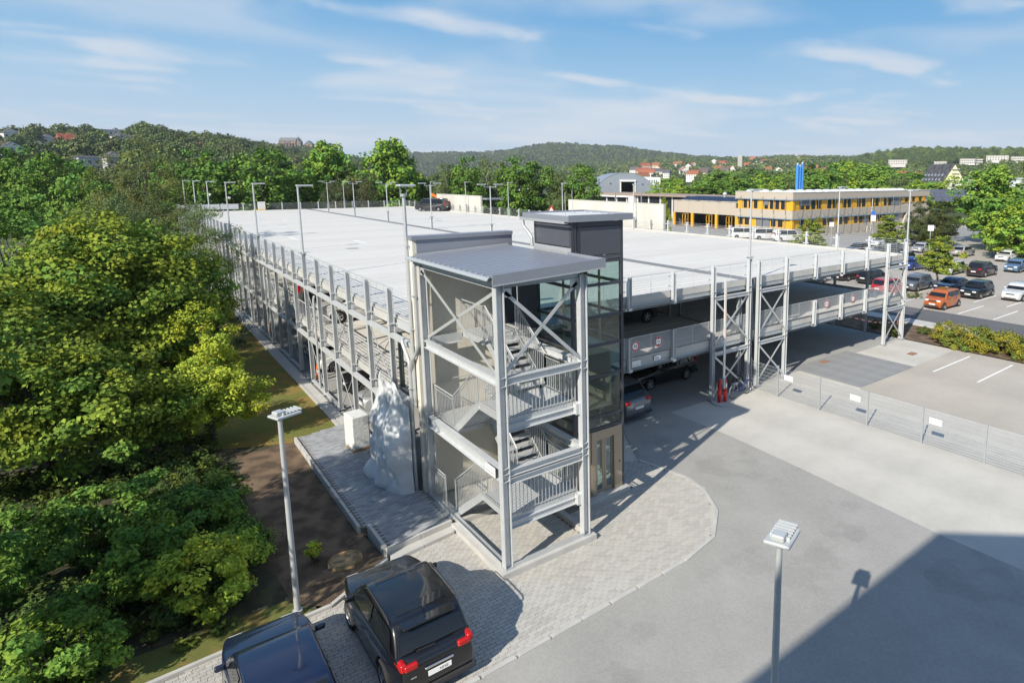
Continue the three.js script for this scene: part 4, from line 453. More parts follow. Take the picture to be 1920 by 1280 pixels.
// ---------- vehicles ----------
const carGlass = M(.012, .015, .018, .04, 0, { envMapIntensity: 1 }), chrome = M(.6, .61, .62, .25, .9), lampGlass = M(.75, .77, .78, .12, .1), tailRed = M(.45, .012, .012, .15), plateMat = M(.78, .78, .76, .5), plastic = M(.03, .03, .032, .7), rimMat = M(.5, .51, .52, .35, .8);
const paintOf = {}; function paint(c) { const k = c.join(); return paintOf[k] ??= new THREE.MeshPhysicalMaterial({ color: new THREE.Color().setRGB(...c), roughness: .35, metalness: .25, clearcoat: 1, clearcoatRoughness: .06 }); }
const SPEC = {
  hatch: { L: 4.1, W: 1.74, H: 1.47, hh: .88, hb: .94, zA: .95, zB: .28, zC: -1.35, zD: -1.78, wb: [1.27, -1.27], wr: .31, nose: .5 },
  small: { L: 3.5, W: 1.6, H: 1.5, hh: .92, hb: .96, zA: 1.05, zB: .4, zC: -1.3, zD: -1.62, wb: [1.2, -1.2], wr: .28, nose: .54 },
  sedan: { L: 4.6, W: 1.76, H: 1.42, hh: .86, hb: .93, zA: .85, zB: .1, zC: -1.05, zD: -1.75, wb: [1.36, -1.34], wr: .31, nose: .5, boot: .95 },
  wagon: { L: 4.7, W: 1.78, H: 1.47, hh: .86, hb: .94, zA: .95, zB: .22, zC: -1.75, zD: -2.15, wb: [1.36, -1.36], wr: .32, nose: .5, rails: 1 },
  suv: { L: 4.65, W: 1.88, H: 1.62, hh: 1.04, hb: 1.08, zA: .98, zB: .3, zC: -1.5, zD: -2.06, wb: [1.37, -1.37], wr: .36, nose: .62, rails: 1 },
  suvN: { L: 4.3, W: 1.9, H: 1.62, hh: 1.02, hb: 1.08, zA: 1.0, zB: .36, zC: -1.45, zD: -1.86, wb: [1.3, -1.25], wr: .36, nose: .62, rails: 1 },
  coupe: { L: 4.4, W: 1.78, H: 1.36, hh: .86, hb: .92, zA: .75, zB: .0, zC: -.9, zD: -1.85, wb: [1.33, -1.3], wr: .32, nose: .48 },
  van: { L: 4.9, W: 1.9, H: 1.95, hh: 1.12, hb: 1.15, zA: 1.72, zB: 1.05, zC: -2.1, zD: -2.36, wb: [1.5, -1.5], wr: .33, nose: .6 },
};
function wheelGeo(r) { const w = .2, pts = [[r * .62, -w / 2], [r * .93, -w / 2], [r, -w / 2 + .03], [r, w / 2 - .03], [r * .93, w / 2], [r * .62, w / 2]].map(p => new THREE.Vector2(p[0], p[1])); const tyre = join(new THREE.LatheGeometry(pts, 26).rotateZ(PI / 2)); const rim = [new THREE.CylinderGeometry(r * .18, r * .2, .05, 12).rotateZ(PI / 2).translate(w / 2 - .03, 0, 0), new THREE.TorusGeometry(r * .62, .018, 6, 26).rotateY(PI / 2).translate(w / 2 - .02, 0, 0)]; for (let k = 0; k < 5; k++) rim.push(new THREE.BoxGeometry(.03, r * .6, r * .2).translate(w / 2 - .04, r * .33, 0).rotateX(k * 2 * PI / 5)); return { tyre, rim: join(rim), well: join(new THREE.CylinderGeometry(r * .6, r * .6, .03, 20).rotateZ(PI / 2).translate(-.02, 0, 0)) }; }
const carCache = {};
function carGeo(type) {
  if (carCache[type]) return carCache[type]; const S = SPEC[type], { L, W, H, hh, hb, zA, zB, zC, zD, wb, wr, nose } = S, gc = .19, f = L / 2, b = -L / 2, ar = wr + .055;
  const s = new THREE.Shape(); s.moveTo(f - .14, gc + .02); s.quadraticCurveTo(f - .02, gc + .06, f, nose - .12); s.quadraticCurveTo(f + .015, nose + .06, f - .07, hh - .13); s.quadraticCurveTo(f - .14, hh - .045, f - .42, hh - .02); s.quadraticCurveTo((f + zA) / 2, hh + .02, zA + .02, hb); s.lineTo(zD, hb + .01);
  if (S.boot) { s.lineTo(b + .2, S.boot); s.quadraticCurveTo(b + .03, S.boot - .02, b + .03, S.boot - .2); } else s.quadraticCurveTo(b + .05, hb - .03, b + .03, hb - .22); s.quadraticCurveTo(b - .03, .56, b + .03, .4); s.quadraticCurveTo(b + .05, gc + .04, b + .16, gc + .02);
  s.lineTo(wb[1] - ar, gc); s.absarc(wb[1], wr, ar, PI - .12, .12, true); s.lineTo(wb[1] + ar, gc - .02); s.lineTo(wb[0] - ar, gc - .02); s.absarc(wb[0], wr, ar, PI - .12, .12, true); s.lineTo(wb[0] + ar, gc); s.lineTo(f - .14, gc + .02);
  const be = .07, ext = (sh, w, n = 10) => { const g = new THREE.ExtrudeGeometry(sh, { depth: w - 2 * be, bevelEnabled: true, bevelSize: be * .8, bevelThickness: be, bevelSegments: 3, bevelOffset: -be * .8, curveSegments: n, steps: 4 }); g.translate(0, 0, -(w - 2 * be) / 2).rotateY(-PI / 2); return g; };
  // after rotateY(-90): shape x -> world z, extrude depth -> -x
  const planX = (z) => 1 - .13 * sst(.56, 1, Math.abs(z) / f) - .05 * sst(.84, 1, Math.abs(z) / f);
  const tum = (y) => y <= hb ? 1 - .03 * sst(.6, hb, y) - .05 * sst(.5, .2, y) : lerp(.97, .80, (y - hb) / (H - hb));
  const bend = (g) => { const p = g.attributes.position; for (let i = 0; i < p.count; i++) { const y = p.getY(i), z = p.getZ(i); p.setX(i, p.getX(i) * planX(z) * tum(y)); } return toCreasedNormals(g.index ? g.toNonIndexed() : g, .55); };
  const body = bend(ext(s, W, 12));
  const c = new THREE.Shape(); const rb = type === 'van' ? .10 : .05; c.moveTo(zA + .04, hb - .05); c.quadraticCurveTo((zA + zB) / 2 + .06, (hb + H) / 2 + .1, zB, H - .035); c.quadraticCurveTo((zB + zC) / 2, H + .045, zC, H - .04); c.quadraticCurveTo(zC - rb - .12, H - .1, zD - .02, hb - .05); c.lineTo(zA + .04, hb - .05);
  const Wc = W - .06, cabin = bend(ext(c, Wc, 10));
  const sideX = (y, z) => (Wc / 2 + .004) * planX(z) * tum(y);
  const topAt = (z) => { const u = clamp((z - zC) / (zB - zC), 0, 1); return H - .04 + Math.sin(u * PI) * .03; };
  function patch(poly4, out) { // polygon of (z,y) on both sides
    const mk = (sg) => { const tri = THREE.ShapeUtils.triangulateShape(poly4.map(p => new THREE.Vector2(p[0], p[1])), []), pos = []; for (const t of tri) for (const k of (sg > 0 ? t : [t[0], t[2], t[1]])) { const [z, y] = poly4[k]; pos.push(sg * (sideX(y, z) + out), y, z); } const g = new THREE.BufferGeometry(); g.setAttribute('position', new THREE.Float32BufferAttribute(pos, 3)); g.computeVertexNormals(); return g; }; return [mk(1), mk(-1)]; }
  const y0 = hb + .03, y1 = H - .12, fz = (y) => lerp(zA - .12, zB - .02, (y - hb) / (H - hb)), rz = (y) => lerp(zD + .22, zC + .08, (y - hb) / (H - hb)), mid = lerp(zB, zC, .42), q = lerp(zB, zC, .88);
  const sideW = [patch([[fz(y0), y0], [mid + .04, y0], [mid + .04, y1], [fz(y1) - .02, y1]], .004), patch([[mid - .04, y0], [Math.max(rz(y0), zD + .2), y0 + .01], [rz(y1), y1], [mid - .04, y1]], .004)];
  const screen = (za, ya, zb, yb, sgn, inset = .1, bul = 0) => { const N = 8, K = 5, pos = [], idx = []; for (let j = 0; j <= K; j++) for (let i = 0; i <= N; i++) { const t = lerp(.08, .93, j / K), u = i / N * 2 - 1, y = lerp(ya, yb, t), z = lerp(za, zb, t) + sgn * bul * Math.sin(t * PI); pos.push(u * (sideX(y, z) - inset), y, z + sgn * .012); } for (let j = 0; j < K; j++) for (let i = 0; i < N; i++) { const a = j * (N + 1) + i; idx.push(a, a + 1, a + N + 2, a, a + N + 2, a + N + 1); } const g = new THREE.BufferGeometry(); g.setAttribute('position', new THREE.Float32BufferAttribute(pos, 3)); g.setIndex(idx); g.computeVertexNormals(); return g; };
  const onC = (z0, z1) => 0; const ws = screen(zA + .03, hb + .0, zB + .02, H - .04, 1, .07, .075), rw = screen(zD - .0, hb + .0, zC - .06, H - .07, -1, .09, S.boot ? .02 : .05);
  const fw = (z) => W / 2 * planX(z);
  const bl = (w, h, d, x, y, z) => rbox(w, h, d, Math.min(w, h, d) * .42, x, y, z, 3);
  const P = { body, cabin, ws, rw, sideW,
    head: [1, -1].map(sg => join(bl(.34, .15, .2, sg * (fw(f) - .2), hh - .19, f - .115).rotateY(0))),
    tail: [1, -1].map(sg => join(type === 'suvN' ? [bl(.16, .2, .46, sg * (fw(b) - .055), hb - .1, b + .25), bl(.3, .15, .12, sg * (fw(b) - .2), hb - .12, b + .05)] : type === 'van' || type === 'wagon' ? bl(.13, .5, .12, sg * (fw(b) - .065), hb + .05, b + .07) : bl(.32, .16, .16, sg * (fw(b) - .16), hb - .13, b + .085))),
    grille: join([bl(.72, .11, .06, 0, hh - .22, f - .04), bl(1.0, .13, .06, 0, gc + .14, f - .035)]), trim: join([bl(W * .86, .13, .07, 0, gc + .12, b + .02)]), sill: join(box(W * .95, .05, wb[0] - wb[1] - .8, 0, gc + .01, 0)),
    plate: [join(box(.5, .11, .02, 0, .46, f + .005)), join(box(.5, .11, .02, 0, S.boot ? .58 : .66, b - .018))],
    mirror: [1, -1].map(sg => join([bl(.2, .13, .1, sg * (W / 2 + .06), hb + .08, zA - .28), box(.08, .03, .05, sg * (W / 2 - .05), hb + .03, zA - .28)])),
    handle: join([1, -1].map(sg => [box(.02, .03, .16, sg * (sideX(hb - .12, .0) + .02), hb - .13, mid + .2), box(.02, .03, .16, sg * (sideX(hb - .12, -.6) + .02), hb - .13, mid - .75)])),
    rails: S.rails ? [1, -1].map(sg => join(tube([[sg * (W / 2 * .78), H - .05, zB - .1], [sg * (W / 2 * .78), H + .035, zB - .3], [sg * (W / 2 * .78), H + .035, zC + .3], [sg * (W / 2 * .78), H - .05, zC + .1]], .018, 6, 20))) : null,
    wheel: wheelGeo(wr), S };
  // shut lines as fine raised seams' gaps: narrow dark strips set in the flanks
  P.seam = join([mid, zA - .22, q + .02].map(z => patch([[z - .006, gc + .12], [z + .006, gc + .12], [z + .006, hb + .02], [z - .006, hb + .02]], .031)).flat());
  return carCache[type] = P;
}
function car(type, label, color, x, y, z, dx, dz, o = {}) {
  const P = carGeo(type), S = P.S, t = thing(type === 'van' ? 'van' : 'car', label, type === 'van' ? 'van' : 'car', [x, y - .012, z], Math.atan2(dx, dz), o.group), pm = paint(color); t.scale.setScalar(o.s ?? .93);
  const a = (n, g, m, p = t) => mesh(n, g, m, p, true);
  const body = a('body', P.body, pm); a('cabin', P.cabin, pm); a('windscreen', P.ws, carGlass); a('rear_window', P.rw, carGlass); if (!(type === 'van' && o.panel)) for (const w of P.sideW.flat()) a('side_window', w, carGlass); else for (const w of P.sideW[0]) a('side_window', w, carGlass);
  for (const g of P.head) a('headlight', g, lampGlass); for (const g of P.tail) a('tail_light', g, tailRed); a('grille', P.grille, plastic); a('lower_trim', P.trim, plastic); a('floor_pan', P.sill, plastic); a('shut_line', P.seam, plastic, body); a('door_handle', P.handle, pm, body);
  a('number_plate', P.plate[0], plateMat); a('number_plate', P.plate[1], o.plate ?? plateMat); for (const g of P.mirror) a('mirror', g, pm); if (P.rails) for (const g of P.rails) a('roof_rail', g, plastic);
  for (const [sx, wz] of [[1, 0], [-1, 0], [1, 1], [-1, 1]]) { const w = new THREE.Group(); w.name = 'wheel'; w.position.set(sx * (S.W / 2 - .11), S.wr, S.wb[wz]); if (sx < 0) w.rotation.y = PI; t.add(w); a('tyre', P.wheel.tyre, mt.rubber, w); a('rim', P.wheel.rim, rimMat, w); a('hub', P.wheel.well, plastic, w); }
  return t;
}
const cBlack = [.006, .006, .007], cNavy = [.008, .014, .045], cWhite = [.72, .72, .71], cSilver = [.42, .43, .44], cGrey = [.13, .14, .155], cDark = [.022, .023, .026], cRed = [.5, .02, .03], cBlue = [.02, .045, .22], cOrange = [.52, .13, .02], cMaroon = [.03, .014, .016];
// a plate with the digits that can be read
function textTex(w, h, draw) { const c = document.createElement('canvas'); c.width = w; c.height = h; draw(c.getContext('2d'), w, h); const t = new THREE.CanvasTexture(c); t.colorSpace = THREE.SRGBColorSpace; return t; }
const near = car('suvN', 'black car parked nose-in at the plaza, bottom centre', cBlack, -2.74, 0, 8.6, 0, -1, { s: .92 });
{ const m = new THREE.MeshStandardMaterial({ roughness: .5, map: textTex(256, 56, (c, w, h) => { c.fillStyle = '#f4f4f0'; c.fillRect(0, 0, w, h); c.fillStyle = '#111'; c.font = 'bold 46px sans-serif'; c.textAlign = 'center'; c.fillText('1010', w * .66, 45); }) });
  const g = new THREE.PlaneGeometry(.5, .11).rotateY(PI).translate(0, .66, -4.3 / 2 - .03); const p = mesh('plate_print', g, m, near, true);
  mesh('spoiler', rbox(1.15, .05, .26, .02, 0, 1.55, -1.6), paint(cBlack), near); mesh('plate_handle', rbox(.62, .05, .04, .015, 0, .80, -4.3 / 2 - .01), chrome, near); mesh('wiper', bar([0, 1.12, -1.95], [.4, 1.14, -1.95], .02, .015), plastic, near); mesh('roof_aerial', rod([0, 1.6, -1.3], [0, 1.72, -1.42], .012), plastic, near); mesh('model_badge', rbox(.12, .03, .012, .005, .55, .72, -4.3 / 2 + .0), chrome, near); mesh('panoramic_roof', (() => { const g = new THREE.PlaneGeometry(1.1, 1.5, 4, 8).rotateX(-PI / 2); const pp = g.attributes.position; for (let i = 0; i < pp.count; i++) { const z = pp.getZ(i) - .5; pp.setXYZ(i, pp.getX(i), 1.595 + .0235 * Math.sin(clamp((z + 1.5) / 1.8, 0, 1) * PI), z); } g.computeVertexNormals(); return g; })(), carGlass, near); }
car('hatch', 'dark blue car beside the black one at the bottom edge', cNavy, -5.2, 0, 8.9, 0, -1);
// in the garage
car('hatch', 'white hatchback on the garage ground floor behind the left columns', cWhite, 2.55, 0, -14.3, -1, 0); car('hatch', 'grey hatchback left of the white one on the ground floor', cGrey, 2.6, 0, -17.2, -1, 0);
car('wagon', 'black car right of the white hatchback on the ground floor', cBlack, 2.8, 0, -9.7, -1, 0); car('wagon', 'silver car on the ground floor behind the white crate', cSilver, 2.8, 0, -6.6, -1, 0);
car('suv', 'white car on the middle deck behind the left columns', cWhite, 2.75, FL1, -13.5, -1, 0); car('van', 'dark van with red rear lamp on the middle deck', cBlack, 3.0, FL1, -17.4, 1, 0);
car('wagon', 'black estate under the right deck front', cBlack, 13.4, 0, -1.4, -1, .04); car('suv', 'dark grey car driving in beside the lift', cGrey, 9.2, 0, -.05, -.05, -1); car('suv', 'black car on the middle deck right of the lift', cDark, 12.4, FL1, -3.4, 1, 0);
car('van', 'dark minivan alone on the upper deck', cDark, 29.0, FL2, -70.2, -.62, -.78, { s: .98 });
// right-hand car park
const G1 = 'cars in the right-hand car park';
const lot = [['small', 'small orange hatchback parked by the service road', cOrange, 43.4, -.75, -1, -.02], ['hatch', 'blue-grey hatchback with bonnet towards the garage', cGrey, 49.8, -6.2, -1, 0], ['coupe', 'navy coupe under the young tree', cNavy, 51.3, -3.5, -1, -.05], ['hatch', 'black car partly hidden right of the orange one', cBlack, 50.4, -.9, -1, 0], ['small', 'red hatchback behind the corner column', cRed, 45.5, -6.6, 1, .1], ['hatch', 'black hatchback with its tail to the garage', cBlack, 50.2, -10.9, 1, 0], ['sedan', 'dark maroon saloon with orange indicator beside the black hatchback', cMaroon, 50.3, -13.7, -1, 0],
  ['hatch', 'blue car right of the far corner column', cBlue, 62.4, -13.0, -1, 0], ['wagon', 'silver estate with its tail towards the blue car', cSilver, 70.0, -14.0, 1, 0], ['hatch', 'white car behind the young tree trunk', cWhite, 62.6, -8.6, -1, 0], ['suv', 'dark car with red lamps right of the young tree', cMaroon, 63.6, -5.8, 1, 0], ['coupe', 'white car seen above the deck railing before the office', cWhite, 83, -29, -1, .1], ['hatch', 'white car half hidden behind the second young tree', cWhite, 86, -26.2, -1, .1], ['hatch', 'silver compact car at the foot of the yew', cSilver, 80, -20.6, -1, 0], ['sedan', 'dark car seen over the railing left of the white car', cDark, 72.2, -26.0, -1, 0], ['sedan', 'grey car seen over the railing near the front corner', cGrey, 72.6, -22.6, -1, 0], ['sedan', 'silver car with red lamps behind the corner railing', cSilver, 79.6, -24.2, 1, 0], ['sedan', 'dark car behind the blue one', cDark, 66.4, -16.2, -1, 0],
  ['hatch', 'white car at the right frame edge near the road', cWhite, 52, 1.9, -1, 0], ['hatch', 'light blue car in the far right row', [.12, .2, .32], 70, -4.6, -1, 0], ['wagon', 'silver car at the end of the far right row', cSilver, 70.4, -1.8, -1, 0], ['hatch', 'maroon car at the right edge of the far row', [.16, .02, .04], 70.2, 1.0, 1, 0], ['hatch', 'white hatchback below the trees at right', cWhite, 79, -9.0, -1, 0], ['hatch', 'silver hatchback below the trees at far right', cSilver, 80, -14.8, 1, 0]];
for (const [t, l, c, x, z, dx, dz] of lot) car(t, l, c, x, -.03, z, dx, dz, { group: G1, s: t === 'small' ? 1 : .97 });
car('van', 'white panel van parked furthest left before the office', cWhite, 76.0, -.03, -50.6, .8, .5, { group: 'white vans by the office', s: 1 }); car('van', 'white van parked between the two other white vans', cWhite, 77.6, -.03, -47.0, .8, .5, { group: 'white vans by the office', s: 1 }); car('van', 'white van nearest the yellow office corner', cWhite, 78.0, -.03, -42.9, .85, .45, { group: 'white vans by the office', s: 1 });
{ const t = thing('car_trailer', 'small flat trailer with red lamps and silver mudguard', 'trailer', [46.6, -.03, -14.9], 1.5); mesh('flatbed', [rbox(1.5, .12, 2.4, .03, 0, .55, 0), box(.08, .1, 1.2, 0, .45, 1.7)], M(.42, .52, .5, .6, .2), t); mesh('mudguard', rbox(.25, .3, .8, .1, .82, .55, -.1), M(.5, .6, .58, .5, .3), t); for (const s of [1, -1]) mesh('tail_light', box(.2, .09, .04, s * .6, .52, -1.22), tailRed, t); for (const s of [1, -1]) { const w = new THREE.Group(); w.name = 'wheel'; w.position.set(s * .82, .3, -.1); if (s < 0) w.rotation.y = PI; t.add(w); const g = wheelGeo(.3); mesh('tyre', g.tyre, mt.rubber, w, true); mesh('rim', g.rim, rimMat, w, true); } }
// ---------- buildings of the works yard ----------
const beigeC = M(.50, .44, .36, .9, 0, { t: T.streak, m: 4 }), blueTrim = M(.16, .24, .32, .6), blind = M(.20, .215, .24, .7, .1, { t: T.fine, m: 1 }), domeM = M(.78, .8, .82, .35);
{
  const G = thing('office_building', 'two-storey beige office building with yellow window bands and blue trim', 'office building'), X = 81.6, Z = -44.6, ZL = -57.8, XR = 131;
  mesh('wall', [bx(X, XR, 6.62, 7.86, ZL, Z), bx(X, XR, 3.3, 4.78, ZL, Z), bx(X, XR, -.1, 1.7, ZL, Z), bx(X + .35, XR - .35, 1.7, 6.62, ZL + .35, Z - .35)], beigeC, G);
  mesh('roof_edge', [bx(X - .06, XR + .06, 7.865, 7.95, ZL - .06, Z + .06)], M(.55, .55, .53, .8), G);
  for (const y of [6.62, 3.3]) mesh('sun_shade_rail', [bx(X - .2, X - .04, y - .1, y + .06, ZL, Z + .2), bx(X - .04, XR * .0 + 122, y - .1, y + .06, Z + .04, Z + .2)], blueTrim, G);
  const win = (face, a, b, y0, y1, kind) => { const d = .18, fr = [], f = (u0, u1, v0, v1, o, m, n, p) => mesh(n, face === 'w' ? bx(X + .35 - o - .06, X + .35 - o, v0, v1, u0, u1) : bx(u0, u1, v0, v1, Z - .35 + o, Z - .35 + o + .06), m, p ?? G);
    if (kind === 'panel') return f(a, b, y0, y1, .12, mt.yellow, 'yellow_panel'); if (kind === 'blind') return f(a, b, y0, y1, .14, blind, 'blind');
    const w = f(a, b, y0, y1, .05, mt.yellow, 'window'); f(a + (b - a) * .12, b - (b - a) * .12, y0 + .14, y1 - .1, .08, mt.winGlass, 'pane', w); if (kind === 'half') f(a + .02, b - .02, lerp(y0, y1, .45), y1, .13, blind, 'blind', w); };
  for (const [y0, y1, s] of [[4.78, 6.6, 0], [1.7, 3.28, 3]]) {
    // west face, from the corner leftwards
    let z = Z - .45; const seqW = s ? ['panel', 'win', 'win', 'blind', 'blind', 'panel', 'win', 'win'] : ['panel', 'win', 'win', 'win', 'half', 'panel', 'win', 'win', 'win', 'panel']; const st = (Z - ZL - .9) / seqW.length; for (const k of seqW) { win('w', z - st + .08, z - .08, y0, y1, k); z -= st; }
    let x = X + .45; const seqS = s ? ['panel', 'win', 'half', 'win', 'panel', 'win', 'win', 'panel', 'win', 'win', 'panel', 'win', 'win', 'blind', 'win', 'half', 'win', 'win', 'blind', 'blind', 'blind'] : ['panel', 'half', 'half', 'win', 'win', 'panel', 'win', 'win', 'panel', 'win', 'win', 'panel', 'win', 'win', 'panel', 'win', 'win', 'panel', 'win', 'win', 'blind', 'blind']; const sx = (118 - X) / seqS.length; for (const k of seqS) { win('s', x + .06, x + sx - .06, y0, y1, k); x += sx; }
    if (!s) for (let i = 0; i < 7; i++) { win('s', 119 + i * 1.5, 120.3 + i * 1.5, y0 + .6, y1, i % 2 ? 'win' : 'panel'); }
  }
  mesh('corner_panel', [bx(X - .03, X + .5, 4.76, 6.58, Z - .5, Z + .03), bx(X - .03, X + .5, 1.68, 3.26, Z - .5, Z + .03)], mt.yellow, G);
  for (let i = 0; i < 14; i++) { const x = X + 1.6 + i * 2.6; mesh('shade_bracket', [6.4, 3.1].map(y => tube([[x, y + .5, Z + .02], [x, y + .1, Z + .5], [x, y - 1.5, Z + .5], [x - .5, y - 2.1, Z + .5], [x - .5, y - 2.3, Z + .1]], .04, 5, 14)).concat([]), M(.2, .22, .25, .6, .3), G); }
  for (let i = 0; i < 5; i++) { const z = Z - 1.3 - i * 2.6; mesh('shade_bracket', [6.4, 3.1].map(y => tube([[X - .02, y + .7, z], [X - .4, y + .1, z], [X - .4, y - 1.5, z], [X - .3, y - 2.3, z]], .04, 5, 14)), M(.2, .22, .25, .6, .3), G); }
  for (let i = 0; i < 15; i++) mesh('roof_dome', [new THREE.SphereGeometry(1.0, 16, 6, 0, 2 * PI, 0, PI / 2).scale(1.1, .42, 1).translate(X + 2 + i * 2.7, 7.95, Z - 2), bx(X + .9 + i * 2.7, X + 3.1 + i * 2.7, 7.9, 8.0, Z - 3.1, Z - .9)], domeM, G);
  for (let i = 0; i < 3; i++) mesh('roof_dome', new THREE.SphereGeometry(1.0, 16, 6, 0, 2 * PI, 0, PI / 2).scale(1, .4, 1).translate(X + 2, 7.95, Z - 5 - i * 3), domeM, G);
  mesh('splay_wall', [new THREE.ExtrudeGeometry(poly([[118.5, -.1], [121, 3.3], [131, 3.3], [131, -.1]]), { depth: .4, bevelEnabled: false }).translate(0, 0, Z - .1)], beigeC, G); mesh('drain_stack', [rod([107, 0, Z + .12], [107, 6.4, Z + .12], .06), box(.12, 1.2, .1, 105.6, .5, Z + .1)], mt.white, G);
  const c = thing('chimney_stack', 'three bright blue metal flues rising behind the office roof', 'chimney', [92.5, 7.95, -52]); for (const [i, h] of [[0, 4.9], [1, 4.6], [2, 5.1]]) { const p = mesh('flue', rod([i * .75, 0, 0], [i * .75, h, 0], .3, 14), mt.blue, c); mesh('flue_cap', rod([i * .75, h, 0], [i * .75, h + .35, 0], .2, 12), mt.steel, p); }
}
{
  const G = thing('workshop_hall', 'long flat workshop with open bays and yellow folding gates', 'workshop'), X = 88;
  mesh('fascia_panel', [0, 1, 2, 3].map(k => bx(X, X + .3, 2.9, 5.4, -63.4 - k * 4.6 - 4.56, -63.4 - k * 4.6)), beigeC, G); mesh('roof', bx(X + .1, X + 18, 5.42, 5.6, -82, -58), M(.45, .42, .38, .9, 0, { t: T.blotch, m: 6 }), G); mesh('back_wall', [bx(X + 9, X + 9.3, 0, 5.4, -82, -58), bx(X + .3, X + 9, 0, 5.4, -82.2, -82), bx(X + .3, X + 9, 0, 5.4, -58.2, -58)], M(.16, .16, .165, .9), G); mesh('floor', rectXZ(X, X + 9, -82, -58, .01), M(.2, .2, .2, .9), G);
  for (const z of [-63.2, -68.8, -76, -81.8]) mesh('gate_post', bx(X - .05, X + .35, 0, 2.9, z - .3, z + .3), mt.yellow, G);
  for (const z of [-64.2, -69.8, -77]) for (const k of [0, 1]) { const gg = []; const x0 = X - .15 - k * .9, x1 = x0 - .85; gg.push(bx(x1, x0, .15, .25, z - .04, z + .04), bx(x1, x0, 1.4, 1.5, z - .04, z + .04), bx(x1, x0, 2.7, 2.8, z - .04, z + .04), bx(x0 - .1, x0, .15, 2.8, z - .04, z + .04), bx(x1, x1 + .1, .15, 2.8, z - .04, z + .04)); mesh('folding_gate', gg, mt.yellow, G); }
  for (let r = 0; r < 2; r++) for (let k = 0; k < 11; k++) { const z = -64 - k * 1.6, x = X + 2.2 + r * 3; mesh('solar_panel', new THREE.BoxGeometry(1.6, .05, 1.4).rotateZ(.42).translate(x, 6.05, z), M(.03, .035, .06, .15, .2), G); }
  for (const [z, y] of [[-60.5, 0], [-72, 0]]) mesh('roof_vent', [rod([X + 6, 5.6, z], [X + 6, 6.8, z], .35, 12), new THREE.SphereGeometry(.5, 12, 8).translate(X + 6, 6.9, z)], mt.steel, G);
}
{
  const G = thing('glazed_pavilion', 'low glazed building with thin brown roof and white end frame', 'building'), X = 104; mesh('roof', bx(X - 1, X + 14, 5.6, 5.95, -140, -74), M(.34, .26, .2, .8), G); mesh('wall', [bx(X + .3, X + 13, 0, 5.6, -139, -74.5)], M(.10, .105, .115, .5, 0), G); for (let k = 0; k < 13; k++) { const z = -76 - k * 4.8; mesh('mullion', bx(X, X + .3, 0, 5.6, z - .15, z + .15), mt.white, G); mesh('window_pane', bx(X + .2, X + .28, 1, 5.2, z - 4.5, z - .2), mt.winGlass, G); } mesh('end_frame', [bx(X - .8, X + .2, 0, 5.6, -117.4, -115), bx(X - .8, X + .2, 5.0, 5.58, -139, -117.5)], mt.white, G);
}
{ // barrel-vaulted hall
  const G = thing('arched_hall', 'large grey barrel-vaulted hall with open white-framed gate', 'hall', [125.5, 0, -147], -.5), R = 10.6, L = 30, arc = (r, n = 28) => { const o = []; for (let i = 0; i <= n; i++) { const a = PI * i / n; o.push([Math.cos(a) * r, 4.4 + Math.sin(a) * r * .74]); } return o; };
  const sh = poly([[R, 0], ...arc(R), [-R, 0]]), shell = new THREE.Shape(sh.getPoints()); const hole = new THREE.Path(); hole.moveTo(R - .15, 0); for (const p of arc(R - .15)) hole.lineTo(p[0], p[1]); hole.lineTo(-R + .15, 0);
  const gm = M(.33, .37, .42, .5, .25, { t: T.fine, m: 5 }); const segs = 7; for (let k = 0; k < segs; k++) { const s2 = poly([[R, 0], ...arc(R), [-R, 0], [-R + .15, 0], ...arc(R - .15).reverse(), [R - .15, 0]]); mesh('roof_bay', new THREE.ExtrudeGeometry(s2, { depth: L / segs - .06, bevelEnabled: false }).translate(0, 0, -L + k * L / segs), gm, G); }
  const front = poly([[R - .16, 0], ...arc(R - .16), [-R + .16, 0]]); const op = new THREE.Path(); op.moveTo(-1.6, 5); op.lineTo(3.0, 5); op.lineTo(3.0, 9.2); op.lineTo(-1.6, 9.2); op.lineTo(-1.6, 5); front.holes.push(op); mesh('end_wall', new THREE.ExtrudeGeometry(front, { depth: .15, bevelEnabled: false }).translate(0, 0, -.3), gm, G); mesh('back_wall', new THREE.ExtrudeGeometry(poly([[R - .16, 0], ...arc(R - .16), [-R + .16, 0]]), { depth: .15, bevelEnabled: false }).translate(0, 0, -L + .1), gm, G); mesh('mezzanine_floor', bx(-8, 8, 4.7, 4.9, -L + 1, -.4), M(.3, .22, .16, .9), G);
  mesh('gate_frame', [bx(-2.0, -1.6, 5, 9.2, -.4, .1), bx(3.0, 3.4, 5, 9.2, -.4, .1), bx(-2.1, 3.5, 9.2, 9.8, -.4, .3)], mt.white, G); mesh('wall_lamp', [box(.3, .4, .2, -5.2, 8.6, .0), box(.3, .4, .2, 5.8, 8.4, .0)], mt.dark, G);
}
